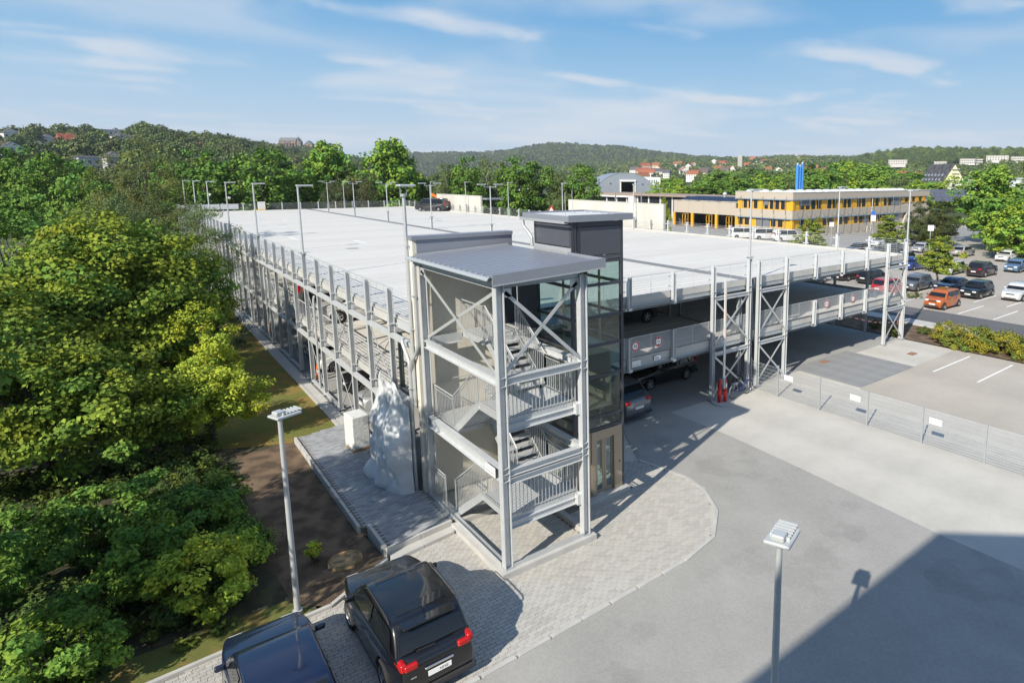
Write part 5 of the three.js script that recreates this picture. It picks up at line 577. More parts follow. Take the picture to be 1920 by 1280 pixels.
{ const s = thing('billboard', 'white roof sign with orange and blue marks right of the arched hall', 'sign', [157, 0, -172], -.7); mesh('panel', bx(-4.5, 4.5, 6.6, 10.8, -.1, .1), M(.75, .76, .76, .6), s); mesh('mark', [bx(-2.6, -1.2, 9.6, 10.2, .1, .14), bx(-2.2, -.8, 7.2, 7.8, .1, .14)], mt.orange, s); mesh('mark', [bx(-2.6, -.8, 8.5, 8.8, .1, .14), bx(2.0, 3.9, 7.2, 7.9, .1, .14)], M(.03, .08, .4, .6), s); mesh('mark', [bx(0, .5, 8.3, 9.8, .1, .14), bx(.9, 1.4, 8.3, 9.8, .1, .14), bx(1.8, 2.3, 8.3, 9.8, .1, .14), bx(2.7, 3.1, 8.3, 9.8, .1, .14)], M(.05, .12, .08, .6), s); mesh('post', [rod([-3, 0, 0], [-3, 6.6, 0], .2), rod([3, 0, 0], [3, 6.6, 0], .2)], mt.zincDull, s); }
{ const b = thing('flat_building', 'low flat-roofed building right behind the arched hall', 'building', [149, 0, -157], -.7); mesh('wall', bx(-7, 7, 0, 6.2, -5, 0), M(.5, .45, .36, .9), b); mesh('roof', bx(-7.6, 7.6, 6.2, 6.6, -5.6, .8), M(.22, .22, .22, .8), b); }
// feather flags by the pavilion
[[71, -99], [74.8, -95.5], [79.3, -92], [84, -88.5]].forEach(([x, z], i) => { const f = thing('feather_flag', ['leftmost', 'second', 'third', 'rightmost'][i] + ' white feather flag behind the long deck wall', 'flag', [x, 0, z], .6, 'feather flags'); mesh('pole', rod([0, 0, 0], [0, 7.6, 0], .04, 6), mt.steel, f); mesh('banner', new THREE.ExtrudeGeometry(poly([[.05, 2.5], [.7, 2.8], [.85, 4.5], [.75, 6.2], [.45, 7.2], [.05, 7.6]]), { depth: .015, bevelEnabled: false }), M(.72, .72, .75, .8), f); });
// solar fields behind the office
for (const [x, z, n, t, l] of [[137, -62, 5, -.8, 'dark solar panel array behind the office roof'], [152, -49, 5, -.7, 'tilted solar panel array right of the office end']]) { const s = thing('solar_array', l, 'solar panels', [x, 0, z], t); for (let r = 0; r < 3; r++) for (let k = 0; k < n * 2; k++) mesh('solar_panel', new THREE.BoxGeometry(1.5, .06, 1.35).rotateX(.75).translate(-n * 1.55 + k * 1.58, 5.3 + r * .98, -r * 1.04), M(.09, .10, .14, .35, .1), s); mesh('support', [bar([-n * 1.5, 0, -1], [-n * 1.5, 5.6, -1], .15, .15), bar([n * 1.5, 0, -1], [n * 1.5, 5.6, -1], .15, .15), bar([-n * 1.5, 5.0, -.6], [n * 1.5, 5.0, -.6], .15, .15)], mt.zincDull, s); }
// block whose shadow falls across the drive; the photographer stands beside it
{ const b = thing('apartment_block', 'tall block behind the viewpoint casting the shadow at lower right', 'building'); mesh('wall', slabOf([[-34, 22.2], [-10.6, 22.2], [-6.2, 26.4], [-6.2, 36], [-34, 36]], -.1, 15.4), M(.55, .53, .5, .9, 0, { t: T.mottle, m: 5 }), b); mesh('roof_edge', slabOf([[-34.2, 22], [-10.5, 22], [-6, 26.3], [-6, 36.2], [-34.2, 36.2]], 15.4, 15.7), mt.roofMetal, b); }
// ---------- small things round the garage ----------
function plate(w, h, lines, px = 256) { return new THREE.MeshStandardMaterial({ roughness: .5, map: textTex(px, Math.round(px * h / w), (c, W, H) => { c.fillStyle = '#f3f3f1'; c.fillRect(0, 0, W, H); c.strokeStyle = '#555'; c.lineWidth = 3; c.strokeRect(4, 4, W - 8, H - 8); lines(c, W, H); }) }); }
const winterM = plate(.62, .28, (c, W, H) => { c.fillStyle = '#333'; c.textAlign = 'center'; c.font = '30px sans-serif'; c.fillText('Eingeschränkter', W / 2, H * .42); c.font = 'bold 34px sans-serif'; c.fillText('Winterdienst', W / 2, H * .8); });
const smallM = plate(.4, .22, (c, W, H) => { c.fillStyle = '#444'; for (const [y, ws] of [[.26, [34, 22, 40, 30]], [.6, [26, 44, 20, 36]]]) { let x = W * .16; for (const w of ws) { c.fillRect(x, H * y, w, H * .17); x += w + 12; } } });
function flatSign(name, label, w, h, m, p, turn) { const s = thing(name, label, 'sign', p, turn); mesh('backing', box(w, h, .012, 0, 0, -.008), mt.zincDull, s); mesh('print', new THREE.PlaneGeometry(w, h), m, s, true); return s; }
flatSign('notice_sign', 'white two-line notice plate on the lower deck edge beside the lift', .62, .26, winterM, [8.95, 2.6, 2.265], 0); flatSign('notice_sign', 'small white notice plate right of the larger one on the deck edge', .38, .2, smallM, [10.17, 2.64, 2.265], 0); flatSign('notice_sign', 'white notice plate on the left side beam of the stair tower', .58, .27, winterM, [-.012, 2.7, 7.38], -PI / 2);
function roundSign(label, x, y, kind) { const s = thing('traffic_sign', label, 'traffic sign', [x, y, 2.3], 0); mesh('backing', new THREE.CylinderGeometry(.225, .225, .02, 32).rotateX(PI / 2).translate(0, 0, -.012), mt.zincDull, s); const m = new THREE.MeshStandardMaterial({ roughness: .45, map: textTex(256, 256, (c) => { c.fillStyle = '#fff'; c.fillRect(0, 0, 256, 256); c.fillStyle = '#b5161c'; c.beginPath(); c.arc(128, 128, 122, 0, 7); c.fill(); c.fillStyle = '#f6f6f4'; c.beginPath(); c.arc(128, 128, 86, 0, 7); c.fill(); c.fillStyle = '#111'; c.textAlign = 'center'; if (kind === 10) { c.font = 'bold 108px sans-serif'; c.fillText('10', 126, 167); } else { c.font = 'bold 62px sans-serif'; c.fillText('2,1m', 126, 150); c.beginPath(); c.moveTo(100, 44); c.lineTo(156, 44); c.lineTo(128, 82); c.fill(); c.beginPath(); c.moveTo(100, 212); c.lineTo(156, 212); c.lineTo(128, 174); c.fill(); } }) }); mesh('print', new THREE.CircleGeometry(.22, 32), m, s, true); }
roundSign('round red-rimmed 10 speed sign on the railing beside the lift', 8.94, 3.36, 10); roundSign('round height limit sign on the railing right of the 10 sign', 10.2, 3.35, 2); roundSign('round 10 speed sign on the far right railing', 22.5, 3.37, 10); roundSign('round height limit sign at the far right railing end', 25.1, 3.35, 2);
// draped plastic sheet over building material
{
  const t = thing('plastic_sheet', 'big crumpled translucent plastic sheet draped beside the cream wall', 'plastic sheet'), NU = 72, NV = 76, pos = [], idx = [];
  const rid = (x, y) => Math.abs(2 * vn(x, y) - 1), top = (u) => 3.1 + .48 * sst(.0, .3, u) * (1 - .5 * sst(.35, .6, u)) + .2 * Math.exp(-Math.pow((u - .66) / .14, 2)) - .45 * sst(.75, 1, u) + .14 * (vn(u * 8, 3) - .5);
  for (let j = 0; j <= NV; j++) for (let i = 0; i <= NU; i++) { const u = i / NU, v = j / NV, y = .175 + top(u) * v, rr = Math.pow(Math.max(0, 1 - Math.pow(Math.abs(u * 2 - 1), 6)), .5);
    const crease = rid(u * 2.6 + v * 1.6, v * 1.8 - u * 2 + 8) * .24 + rid(u * 8 + v * 2.4, v * 1.3 + 4) * .11 * (1 - .5 * v) + rid(u * 5 - v * 7, v * 8 + u * 4 + 30) * .05 + vn(u * 26 + v * 6, v * 12) * .025, hem = sst(.2, 0, v);
    const z = lerp(lerp(-.72, -.42, sst(0, .3, v)), lerp(2.4, 2.36, v), u) + (vn(u * 10, v * 8 + 20) - .5) * .1, flare = hem * (.55 - .35 * u) + .34 * Math.sin(clamp(v * 1.3, 0, 1) * PI) * (.4 + .6 * u);
    pos.push(-.3 - rr * (.34 * (1 - .6 * sst(.55, 1, v)) + flare + crease - .1), y, z); }
  for (let j = 0; j < NV; j++) for (let i = 0; i < NU; i++) { const a = j * (NU + 1) + i; idx.push(a, a + NU + 2, a + 1, a, a + NU + 1, a + NU + 2); }
  const g = new THREE.BufferGeometry(); g.setAttribute('position', new THREE.Float32BufferAttribute(pos, 3)); g.setIndex(idx); g.computeVertexNormals();
  const pm = new THREE.MeshPhysicalMaterial({ color: new THREE.Color(.86, .88, .90), roughness: .3, transmission: .3, thickness: 0, side: THREE.DoubleSide, specularIntensity: .9 }); mesh('sheet', g, pm, t, true);
  mesh('stacked_panels', [rbox(.3, 3.0, 2.3, .03, -.02 - .2, 1.68, 1.0)], M(.5, .5, .5, .8), t);
}
{ const t = thing('wrapped_crate', 'white wrapped crate beside the draped plastic sheet', 'crate', [-.66, .18, -2.35], .08); mesh('wrapping', [rbox(.62, 1.25, .85, .05, 0, .72, 0, 3)], new THREE.MeshStandardMaterial({ color: new THREE.Color(.74, .75, .72), roughness: .5, bumpMap: tex(T.bump, .7), bumpScale: .03 }), t); mesh('pallet', [box(.64, .03, .86, 0, .085, 0), box(.64, .07, .1, 0, .035, -.36), box(.64, .07, .1, 0, .035, .36)], M(.4, .28, .16, .9), t); }
mesh('dark_panel', bx(.34, .38, 2.2, 4.85, -.32, .1), M(.05, .07, .08, .35, .3), garage);
// barrier
{ const t = thing('boom_barrier', 'red barrier posts with the red and white boom raised upright', 'barrier', [13.62, -.03, 2.85]); mesh('base', new THREE.CylinderGeometry(.5, .5, .05, 28).translate(0, .03, 0), mt.kerb, t); for (const x of [-.14, .14]) mesh('post', [rod([x, .04, x * .3], [x, 1.05, x * .3], .09, 16), new THREE.SphereGeometry(.09, 16, 8).translate(x, 1.05, x * .3)], M(.5, .015, .015, .35), t); mesh('hinge', [box(.1, .5, .1, 0, .95, .08)], mt.zincDull, t); for (let k = 0; k < 9; k++) mesh('boom_segment', bx(-.055, .055, .9 + k * .54, 1.44 + k * .54, .06, .1), mt.white, t); for (let k = 0; k < 5; k++) mesh('boom_stripe', bx(.056, .085, 1.2 + k * .9, 1.7 + k * .9, .06, .1), M(.6, .16, .08, .5), t); mesh('label', new THREE.CylinderGeometry(.092, .092, .2, 14, 1, true, -.5, 1).translate(.14, .85, .04), mt.white, t); }
// bicycles
function bicycle(label, x, z, turn, col, lean) { const t = thing('bicycle', label, 'bicycle', [x, -.01, z], turn, 'bicycles at the barrier'); const m = M(...col, .4, .3); for (const zz of [.52, -.52]) { const w = new THREE.Group(); w.name = 'wheel'; w.position.set(0, .34, zz); t.add(w); mesh('tyre', new THREE.TorusGeometry(.325, .02, 8, 32).rotateY(PI / 2), mt.rubber, w); mesh('rim', [new THREE.TorusGeometry(.3, .01, 6, 32).rotateY(PI / 2), ...Array.from({ length: 8 }, (_, k) => rod([0, 0, 0], [0, Math.cos(k * PI / 4) * .3, Math.sin(k * PI / 4) * .3], .004, 4))], chrome, w); mesh('mudguard', new THREE.TorusGeometry(.36, .022, 6, 20, PI * .8).rotateY(PI / 2).rotateX(-.3), zz < 0 ? mt.white : m, t).position.set(0, .34, zz); }
  mesh('frame', [rod([0, .3, -.05], [0, .62, .35], .02), rod([0, .3, -.05], [0, .8, -.2], .02), rod([0, .5, .38], [0, .95, .3], .018), rod([0, .34, .52], [0, .62, .4], .016), rod([0, .34, -.52], [0, .3, -.05], .014), rod([0, .34, -.52], [0, .72, -.17], .014), rod([0, .45, .1], [0, .7, .36], .02)], m, t); mesh('handlebar', [rod([-.28, 1.0, .22], [.28, 1.0, .22], .014), rod([0, .95, .3], [0, 1.0, .22], .014)], mt.rubber, t); mesh('saddle', [rbox(.16, .06, .26, .03, 0, .9, -.22), rod([0, .78, -.2], [0, .88, -.22], .014)], mt.rubber, t); mesh('rear_rack', [box(.14, .02, .36, 0, .74, -.5), box(.2, .2, .04, 0, .62, -.66)], mt.zincDull, t); mesh('crank', [new THREE.TorusGeometry(.09, .012, 6, 18).rotateY(PI / 2).translate(.05, .3, -.05), rod([.08, .3, -.05], [.08, .15, .02], .012), rod([-.08, .3, -.05], [-.08, .45, -.12], .012)], mt.dark, t); t.rotation.z = lean; return t; }
bicycle('blue city bicycle with white mudguard leaning by the barrier', 14.95, 2.78, PI / 2 + .05, [.03, .06, .2], .08); bicycle('dark bicycle half hidden behind the blue one', 15.0, 2.1, PI / 2 - .1, [.03, .03, .035], -.06);
// mesh fence
{ const zs = [2.3, 3.97, 6.3, 8.65, 11.0, 13.35, 15.7, 18]; const t = thing('mesh_fence', 'galvanized mesh fence crossing the yard from the braced column', 'fence'); zs.forEach((z) => mesh('post', [box(.05, 1.5, .05, 16.25, .72, z), box(.06, .02, .06, 16.25, 1.48, z)], mt.zincDull, t)); for (let i = 0; i + 1 < zs.length; i++) { const g = [], a = zs[i] + .03, b = zs[i + 1] - .03; for (let k = 0; k < 8; k++) g.push(bx(16.27, 16.282, .08 + k * .18, .09 + k * .18, a, b)); for (let z = a + .05; z < b; z += .055) g.push(bx(16.283, 16.287, .06, 1.38, z - .002, z + .002)); mesh('mesh_panel', g, mt.zincDull, t); }
  const m = plate(.5, .26, (c, W, H) => { c.fillStyle = '#222'; c.lineWidth = 7; c.beginPath(); c.moveTo(W * .53, H * .3); c.lineTo(W * .48, H * .72); c.lineTo(W * .56, H * .66); c.stroke(); c.beginPath(); c.arc(W * .53, H * .24, 8, 0, 7); c.fill(); });
  [[4.58, 'nearest the braced column'], [8.05, 'on the third fence bay'], [11.5, 'on the fifth fence bay'], [15.0, 'at the right frame edge']].forEach(([z, w], i) => flatSign('fence_sign', `white plate with small dark mark on the fence ${w}`, .5, .25, m, [16.24, 1.02, z], -PI / 2 + .0)); }
// yard lamps
function yardLamp(label, x, z, h) { const t = thing('yard_lamp', label, 'lamp post', [x, -.02, z], .35); mesh('pole', [rod([0, 0, 0], [0, h, 0], .07, 14, .048), rod([0, 0, 0], [0, .12, 0], .11, 14)], M(.55, .57, .57, .5, .3, { t: T.zinc, m: 1 }), t); const hd = mesh('lamp_head', [rbox(.56, .06, .40, .022, .12, h + .02, 0), rbox(.2, .1, .2, .03, -.02, h + .1, 0)], M(.5, .52, .52, .5, .2), t); for (let k = 0; k < 6; k++) mesh('cooling_fin', box(.03, .05, .3, -.1 + k * .08 + .12, h + .075, 0), M(.55, .57, .57, .5, .3), hd); return t; }
yardLamp('tall grey lamp post on the bank at lower left', -4.38, 6.1, 4.88); yardLamp('lamp post on the drive at lower right', .18, 16.5, 4.92);
// tape, posts, beacons
{ const t = thing('barrier_tape', 'red and white barrier tape strung behind the corner column', 'barrier tape'); const P = [[24.6, 1.55, -2.2], [26.5, 1.2, -1.6], [28.6, 1.35, -.6], [30.6, .85, .6], [32.1, .75, 1.4]]; const c = new THREE.CatmullRomCurve3(P.map(p => V(...p))); const n = 40; for (let k = 0; k < n; k++) { const a = c.getPoint(k / n), b = c.getPoint((k + 1) / n); mesh('tape_stripe', bar(a.toArray(), b.toArray(), .006, .07), k % 2 ? mt.red : mt.white, t); } }
{ const t = thing('warning_post', 'leaning orange warning board at the foot of the corner column', 'warning board', [32.0, 0, 1.5], .4); mesh('board', [rbox(.16, 1.3, .05, .02, 0, .75, 0)], mt.orange, t); mesh('foot', box(.4, .12, .3, 0, .03, 0), mt.rubber, t); mesh('foot_flap', rbox(.3, .3, .06, .03, .1, .16, .1), mt.orange, t); }
[[.5, -25.9, 'orange warning beacon inside the left columns farther back'], [.42, -13.1, 'orange warning beacon by the white hatchback on the left']].forEach(([x, z, l]) => { const t = thing('warning_beacon', l, 'beacon', [x, -.03, z]); mesh('cone', [rod([0, .03, 0], [0, .75, 0], .12, 14, .06)], mt.orange, t); mesh('band', rod([0, .35, 0], [0, .45, 0], .1, 14, .09), mt.white, t); mesh('foot', box(.3, .04, .3, 0, .02, 0), mt.rubber, t); });
function lotSign(label, x, z, h, blue) { const t = thing('lot_sign', label, 'sign', [x, -.03, z], -.9); mesh('pole', rod([0, 0, 0], [0, h, 0], .035, 8), mt.steel, t); if (blue) mesh('blue_panel', box(.62, .62, .03, 0, h - .3, .05), M(.03, .12, .5, .5), t); mesh('white_panel', box(blue ? .8 : .7, blue ? 1.0 : .7, .03, 0, h - (blue ? 1.15 : .35), .05), mt.white, t); }
lotSign('blue and white parking sign before the office', 88.5, -33.4, 5.0, 1); lotSign('small white sign on a pole by the right young tree', 70, -14.8, 4.6, 0);
lotSign('thin pole with white plate left of the parking sign', 80.5, -36, 3.4, 0);
{ const t = thing('excavator', 'orange digger behind the far railing left of the dark van', 'excavator', [35.2, 0, -88.5], .6); mesh('undercarriage', [rbox(1.0, .8, 3.4, .2, -1, .4, 0), rbox(1.0, .8, 3.4, .2, 1, .4, 0)], mt.rubber, t); mesh('body', [rbox(2.6, 1.6, 3.2, .2, 0, 1.8, -.3)], mt.orange, t); mesh('cab', rbox(1.1, 1.7, 1.6, .15, -.7, 3.2, .8), M(.4, .09, .02, .4), t); mesh('boom', [bar([.5, 2, 1], [.5, 6.4, 3], .4, .5), bar([.5, 6.4, 3], [.5, 7.4, .6], .35, .4)], mt.orange, t); }
{ const t = thing('yield_sign', 'red and white triangular road sign beyond the deck railing', 'road sign', [50.4, 0, -72], -.6); mesh('pole', rod([0, 0, 0], [0, 5.6, 0], .05, 8), mt.steel, t); mesh('rim', new THREE.ExtrudeGeometry(poly([[-.62, 4.5], [.62, 4.5], [0, 5.6]]), { depth: .03, bevelEnabled: false }).translate(0, 0, .06), mt.red, t); mesh('face', new THREE.ExtrudeGeometry(poly([[-.36, 4.64], [.36, 4.64], [0, 5.28]]), { depth: .02, bevelEnabled: false }).translate(0, 0, .095), mt.white, t); }
// ---------- hills, woods, town ----------
const hillM = M(.05, .075, .026, 1, 0, { t: T.blotch, m: 60 });
function ridge(pts, front, back, drop) { // pts [x, z, y of the tree tops]; slopes run along the line of the valley
  const P = pts.map(p => ({ x: p[0], z: p[1], h: p[2] - drop })); const n = P.length - 1;
  const at = (s) => { const u = clamp(s, 0, 1) * n, i = Math.min(n - 1, Math.floor(u)), t = u - i; return { x: lerp(P[i].x, P[i + 1].x, t), z: lerp(P[i].z, P[i + 1].z, t), h: lerp(P[i].h, P[i + 1].h, t) }; };
  const f = (s, v) => { const c = at(s), d = Math.hypot(c.x, c.z), ex = c.x / d, ez = c.z / d, w = v < 0 ? v * front : v * back, q = Math.abs(v), x = c.x + ex * w, z = c.z + ez * w; return V(x, c.h * (v < 0 ? lerp(1 - q, .5 + .5 * Math.cos(PI * q), .25) : .5 + .5 * Math.cos(PI * q)) - 1 + (fbm(x * .006 + 3, z * .006, 3) - .5) * c.h * .18 * Math.min(1, q * 3), z); };
  return { f };
}
function hillMesh(R, ns = 60, nv = 30) { const pos = [], idx = []; for (let j = 0; j <= nv; j++) for (let i = 0; i <= ns; i++) { const p = R.f(i / ns, j / nv * 2 - 1); pos.push(p.x, p.y, p.z); } for (let j = 0; j < nv; j++) for (let i = 0; i < ns; i++) { const a = j * (ns + 1) + i; idx.push(a, a + 1, a + ns + 2, a, a + ns + 2, a + ns + 1); } const g = new THREE.BufferGeometry(); g.setAttribute('position', new THREE.Float32BufferAttribute(pos, 3)); g.setIndex(idx); g.computeVertexNormals(); struct('hill', g, hillM); }
const ball = (seed, leaves, size) => foliage(seed, { lobes: [[0, .95, 0, .82, .85, .82, 1]], clumps: Math.round(leaves / 9), clumpR: .2, leaves, size, aspect: .9, col: [1, 1, 1], shell: .75, warm: 0, vary: .18, upness: .4 });
const wooded = new THREE.MeshStandardMaterial({ vertexColors: true, roughness: .9 });
const farCrown = [ball(801, 300, .3), ball(802, 300, .3)], midCrown = [ball(803, 1500, .14), ball(804, 1500, .14)];
const greens = [[.075, .115, .03], [.055, .09, .026], [.10, .14, .032], [.085, .105, .035], [.04, .07, .024], [.12, .15, .035]];
function woods(name, label, seed, n, place, rMin, rMax, crowns, darker = 1) { const r = rnd(seed), m4 = new THREE.Matrix4(), q = new THREE.Quaternion(), c = new THREE.Color(); crowns.forEach((g, ci) => { const at = []; for (let i = 0; i < n / crowns.length; i++) { const p = place(r); if (p) at.push(p); } const im = new THREE.InstancedMesh(g, wooded, at.length); at.forEach((p, i) => { const R = lerp(rMin, rMax, r()); q.setFromAxisAngle(V(0, 1, 0), r() * 6.28); m4.compose(p, q, V(R * (.85 + .3 * r()), R * (1.0 + .45 * r()), R * (.85 + .3 * r()))); im.setMatrixAt(i, m4); const k = greens[Math.floor(Math.pow(fbm(p.x * .01 + 5, p.z * .01, 2), 1) * 5.99 * (.5 + r()))  % 6] ?? greens[0], b = (.8 + .45 * r()) * darker; im.setColorAt(i, c.setRGB(k[0] * b, k[1] * b, k[2] * b)); }); im.name = numbered(name); im.userData = { kind: 'stuff', label: label + (ci ? ', interspersed second kind' : ''), category: 'woods' }; im.castShadow = im.receiveShadow = true; scene.add(im); }); }
const hL = ridge([[-420, -640, 34], [-121, -689, 41], [-82, -674, 44], [-48, -667, 46], [-4, -668, 50], [20, -668, 51], [42, -677, 49], [70, -694, 47], [93, -711, 45], [122, -748, 44], [164, -811, 40], [219, -849, 35], [330, -900, 20]], 400, 260, 11);
const hC = ridge([[120, -1600, 60], [190, -1566, 73], [230, -1510, 76], [264, -1454, 73], [309, -1445, 73], [342, -1437, 69], [390, -1425, 56], [470, -1400, 30]], 420, 300, 10);
const hF = ridge([[700, -2900, 60], [865, -2849, 86], [1029, -2794, 109], [1135, -2644, 110], [1233, -2489, 109], [1289, -2404, 119], [1341, -2318, 133], [1417, -2273, 145], [1499, -2159, 137], [1576, -2041, 130], [1628, -1870, 105], [1666, -1699, 84], [1652, -1423, 67], [1600, -1200, 40]], 900, 500, 14);
const hT = ridge([[900, -1500, 40], [1076, -1416, 54], [1193, -1320, 67], [1244, -1202, 64], [1275, -1095, 64], [1305, -979, 66], [1317, -877, 62], [1321, -778, 58], [1322, -675, 52], [1300, -520, 40]], 900, 300, 13);
const hR = ridge([[1040, -800, 28], [1063, -716, 43], [1074, -664, 53], [1082, -613, 61], [1100, -560, 67], [1116, -528, 68], [1119, -473, 65], [1110, -416, 62], [1079, -357, 60], [1057, -259, 60], [982, -131, 58], [900, 40, 55]], 560, 300, 16);
for (const h of [hL, hC, hF, hT, hR]) hillMesh(h);
const heightOn = (h, s, v) => h.f(s, v);
const houses = []; const clear = (p, d) => houses.every(q => Math.hypot(q.x - p.x, q.z - p.z) > d * q.w || (p.z - q.z) * 0 > 1);
function house(label, category, x, y, z, w, d, h, wallC, roofC, turn, o = {}) { const t = thing(o.name ?? 'house', label, category, [x, y, z], turn, o.group); mesh('wall', bx(-w / 2, w / 2, -6, h, -d / 2, d / 2), M(...wallC, .9), t); if (o.flat) mesh('roof', bx(-w / 2 - .3, w / 2 + .3, h, h + .5, -d / 2 - .3, d / 2 + .3), M(...roofC, .9), t); else { const rh = o.rh ?? w * .42; if (o.ridgeX) mesh('roof', new THREE.ExtrudeGeometry(poly([[-d / 2 - .4, h - .2], [d / 2 + .4, h - .2], [0, h + rh]]), { depth: w + .6, bevelEnabled: false }).translate(0, 0, -w / 2 - .3).rotateY(PI / 2), M(...roofC, .9, 0, { t: T.blotch, m: 6 }), t); else { mesh('roof', new THREE.ExtrudeGeometry(poly([[-w / 2 - .4, h - .2], [w / 2 + .4, h - .2], [0, h + rh]]), { depth: d + .6, bevelEnabled: false }).translate(0, 0, -d / 2 - .3), M(...roofC, .9, 0, { t: T.blotch, m: 6 }), t); mesh('gable', new THREE.ExtrudeGeometry(poly([[-w / 2, h - .1], [w / 2, h - .1], [0, h + rh - .5]]), { depth: d + .75, bevelEnabled: false }).translate(0, 0, -d / 2 - .375), M(...wallC, .9), t); } }
  const nw = o.win ?? Math.max(2, Math.round(w / 3.2)); for (let fl = 0; fl < (o.floors ?? 2); fl++) for (let k = 0; k < nw; k++) { const X = -w / 2 + (k + .5) * w / nw, Y = h - 2.2 - fl * 3; if (Y < -4) break; mesh('window', bx(X - .6, X + .6, Y - .7, Y + .7, d / 2 - .05, d / 2 + .08), mt.winGlass, t); }
  houses.push({ x, z, w: o.clear ?? 1 }); return t; }
const faceCam = (x, z) => Math.atan2(-6.75 - x, 21.7 - z);
// left hillside
function groundOn(h, x, z) { let best = 1e9, y = 0; for (let i = 0; i <= 120; i++) for (let j = 0; j <= 60; j++) { const p = h.f(i / 120, j / 60 * 1.1 - 1), d = (p.x - x) ** 2 + (p.z - z) ** 2; if (d < best) { best = d; y = p.y; } } return y; }
const red = [.36, .11, .06], slate = [.10, .10, .11], wh = [.72, .70, .66], cream2 = [.66, .55, .42];
const gy = { };
[['large cream villa with red hipped roof on the left hillside', -26.9, 34, -628, 15, 12, 4.5, cream2, red, 5.5, 1], ['white villa near the top of the left hillside', -1.4, 46.5, -678, 16, 9, 3, wh, slate, 1, 1], ['small white house at the upper left hillside edge', -60, 40, -664, 12, 9, 4, wh, slate, 4, 0], ['white house left of the red-roofed villa', -38.3, 36, -628, 9, 8, 3.5, wh, slate, 3.5, 0], ['half-timbered gabled house right of the red-roofed villa', 1.0, 33.5, -580, 9, 9, 4, [.6, .6, .62], slate, 6, 0], ['long pale house above the half-timbered one', 5, 40, -640, 20, 9, 3.2, [.6, .56, .5], slate, 1.5, 1], ['flat grey house low on the left hillside', -12.9, 18, -408, 14, 8, 3, [.5, .52, .55], slate, 1, 1], ['grey gabled house low on the left hillside', -4.5, 18.5, -398, 8, 8, 2.5, [.5, .5, .5], slate, 3.5, 0], ['white house at the left frame edge under the hill', -46, 23, -477, 12, 8, 4, wh, slate, 4, 0], ['white gabled house second from the left frame edge', -36, 24.5, -497, 8, 8, 4, wh, slate, 4, 0], ['red-roofed house peeping over trees right of the birch', 47, 33, -596, 12, 8, 2.5, wh, red, 4, 1], ['long terrace house at the far left edge', -58, 26, -500, 22, 8, 3, [.55, .5, .48], [.2, .13, .11], 3, 1], ['pale red-roofed house below the castle', 204, 26, -800, 10, 9, 4, [.7, .6, .58], [.4, .16, .14], 4, 0]].forEach(([l, x, y, z, w, d, h, wc, rc, rh, rx]) => house(l, 'house', x, Math.max(y - 1, groundOn(hL, x, z) + .8), z, w *= .8, d *= .8, h,  wc, rc, faceCam(x, z) + .3, { rh: rh * .85, ridgeX: rx, group: 'houses on the left hillside', clear: w }));
// town in the middle distance
const townPts = [[675, 22.6, -823], [622, 17, -725], [750, 26, -847], [629, 16.5, -689], [896, 37.7, -952], [725, 21.7, -750], [612, 14, -615], [748, 21.7, -728], [827, 26.5, -773], [718, 19.6, -696], [518, 11.4, -611], [772, 21.8, -703], [833, 34.5, -950], [802, 33, -947], [818, 21.9, -650], [795, 19.7, -609], [1102, 46, -894], [1131, 47.6, -893], [1031, 36, -772], [1238, 54.7, -898], [857, 22, -599], [788, 17.8, -544], [759, 16, -510], [819, 18.8, -539], [812, 24, -725], [962, 34.8, -821], [1009, 37.8, -834], [1170, 55, -983], [857, 19.8, -520], [719, 12.2, -364], [707, 11.5, -339], [888, 34.7, -899], [1030, 46, -975], [994, 41, -917], [700, 20, -790], [640, 19, -760], [660, 16, -660], [690, 17, -672], [765, 24, -800], [850, 31, -870]];
{ const r = rnd(88), sorted = townPts.map(p => [...p]).sort((a, b) => Math.atan2(a[0] + 6.75, 21.7 - a[2]) - Math.atan2(b[0] + 6.75, 21.7 - b[2])); sorted.forEach(([x, y, z], i) => { const rf = r() < .68 ? [.34 + r() * .1, .11 + r() * .05, .065] : r() < .5 ? [.16, .12, .1] : [.12, .12, .13], wl = r() < .7 ? wh : cream2, w = 12 + r() * 10, rx = r() < .55 ? 1 : 0; house(`${rf[0] > .3 ? 'red' : 'dark'}-roofed ${wl === wh ? 'white' : 'cream'} house, ${dw(i + 1)} from the left in the distant town`, 'house', x, y - 2, z, w, 10, 4.5, wl, rf, faceCam(x, z) + (r() - .5) * 1.2, { rh: 5 + r() * 2, ridgeX: rx, group: 'houses of the distant town', clear: 18 }); }); }
// right hillside blocks
[[873, 34, -453, 34, 7, 'white apartment block on the right hillside, leftmost'], [899, 32.5, -402, 22, 5, 'white low block second from left on the right hillside'], [913, 36.5, -370, 26, 4, 'long white block in the middle of the right hillside'], [919, 36, -356, 11, 4, 'small white block beside the long one on the hillside'], [927, 38, -336, 36, 8, 'large white block at the right hillside edge'], [936, 38, -313, 22, 5, 'pale block at the right frame edge on the hillside']].forEach(([x, y, z, w, h, l]) => house(l, 'apartment block', x, y, z, w * .75, 10, h * .62, [.58, .56, .53], [.45, .42, .40], faceCam(x, z), { flat: 1, name: 'apartment_block', group: 'blocks on the right hillside', win: 8, floors: 2, clear: 30 }));
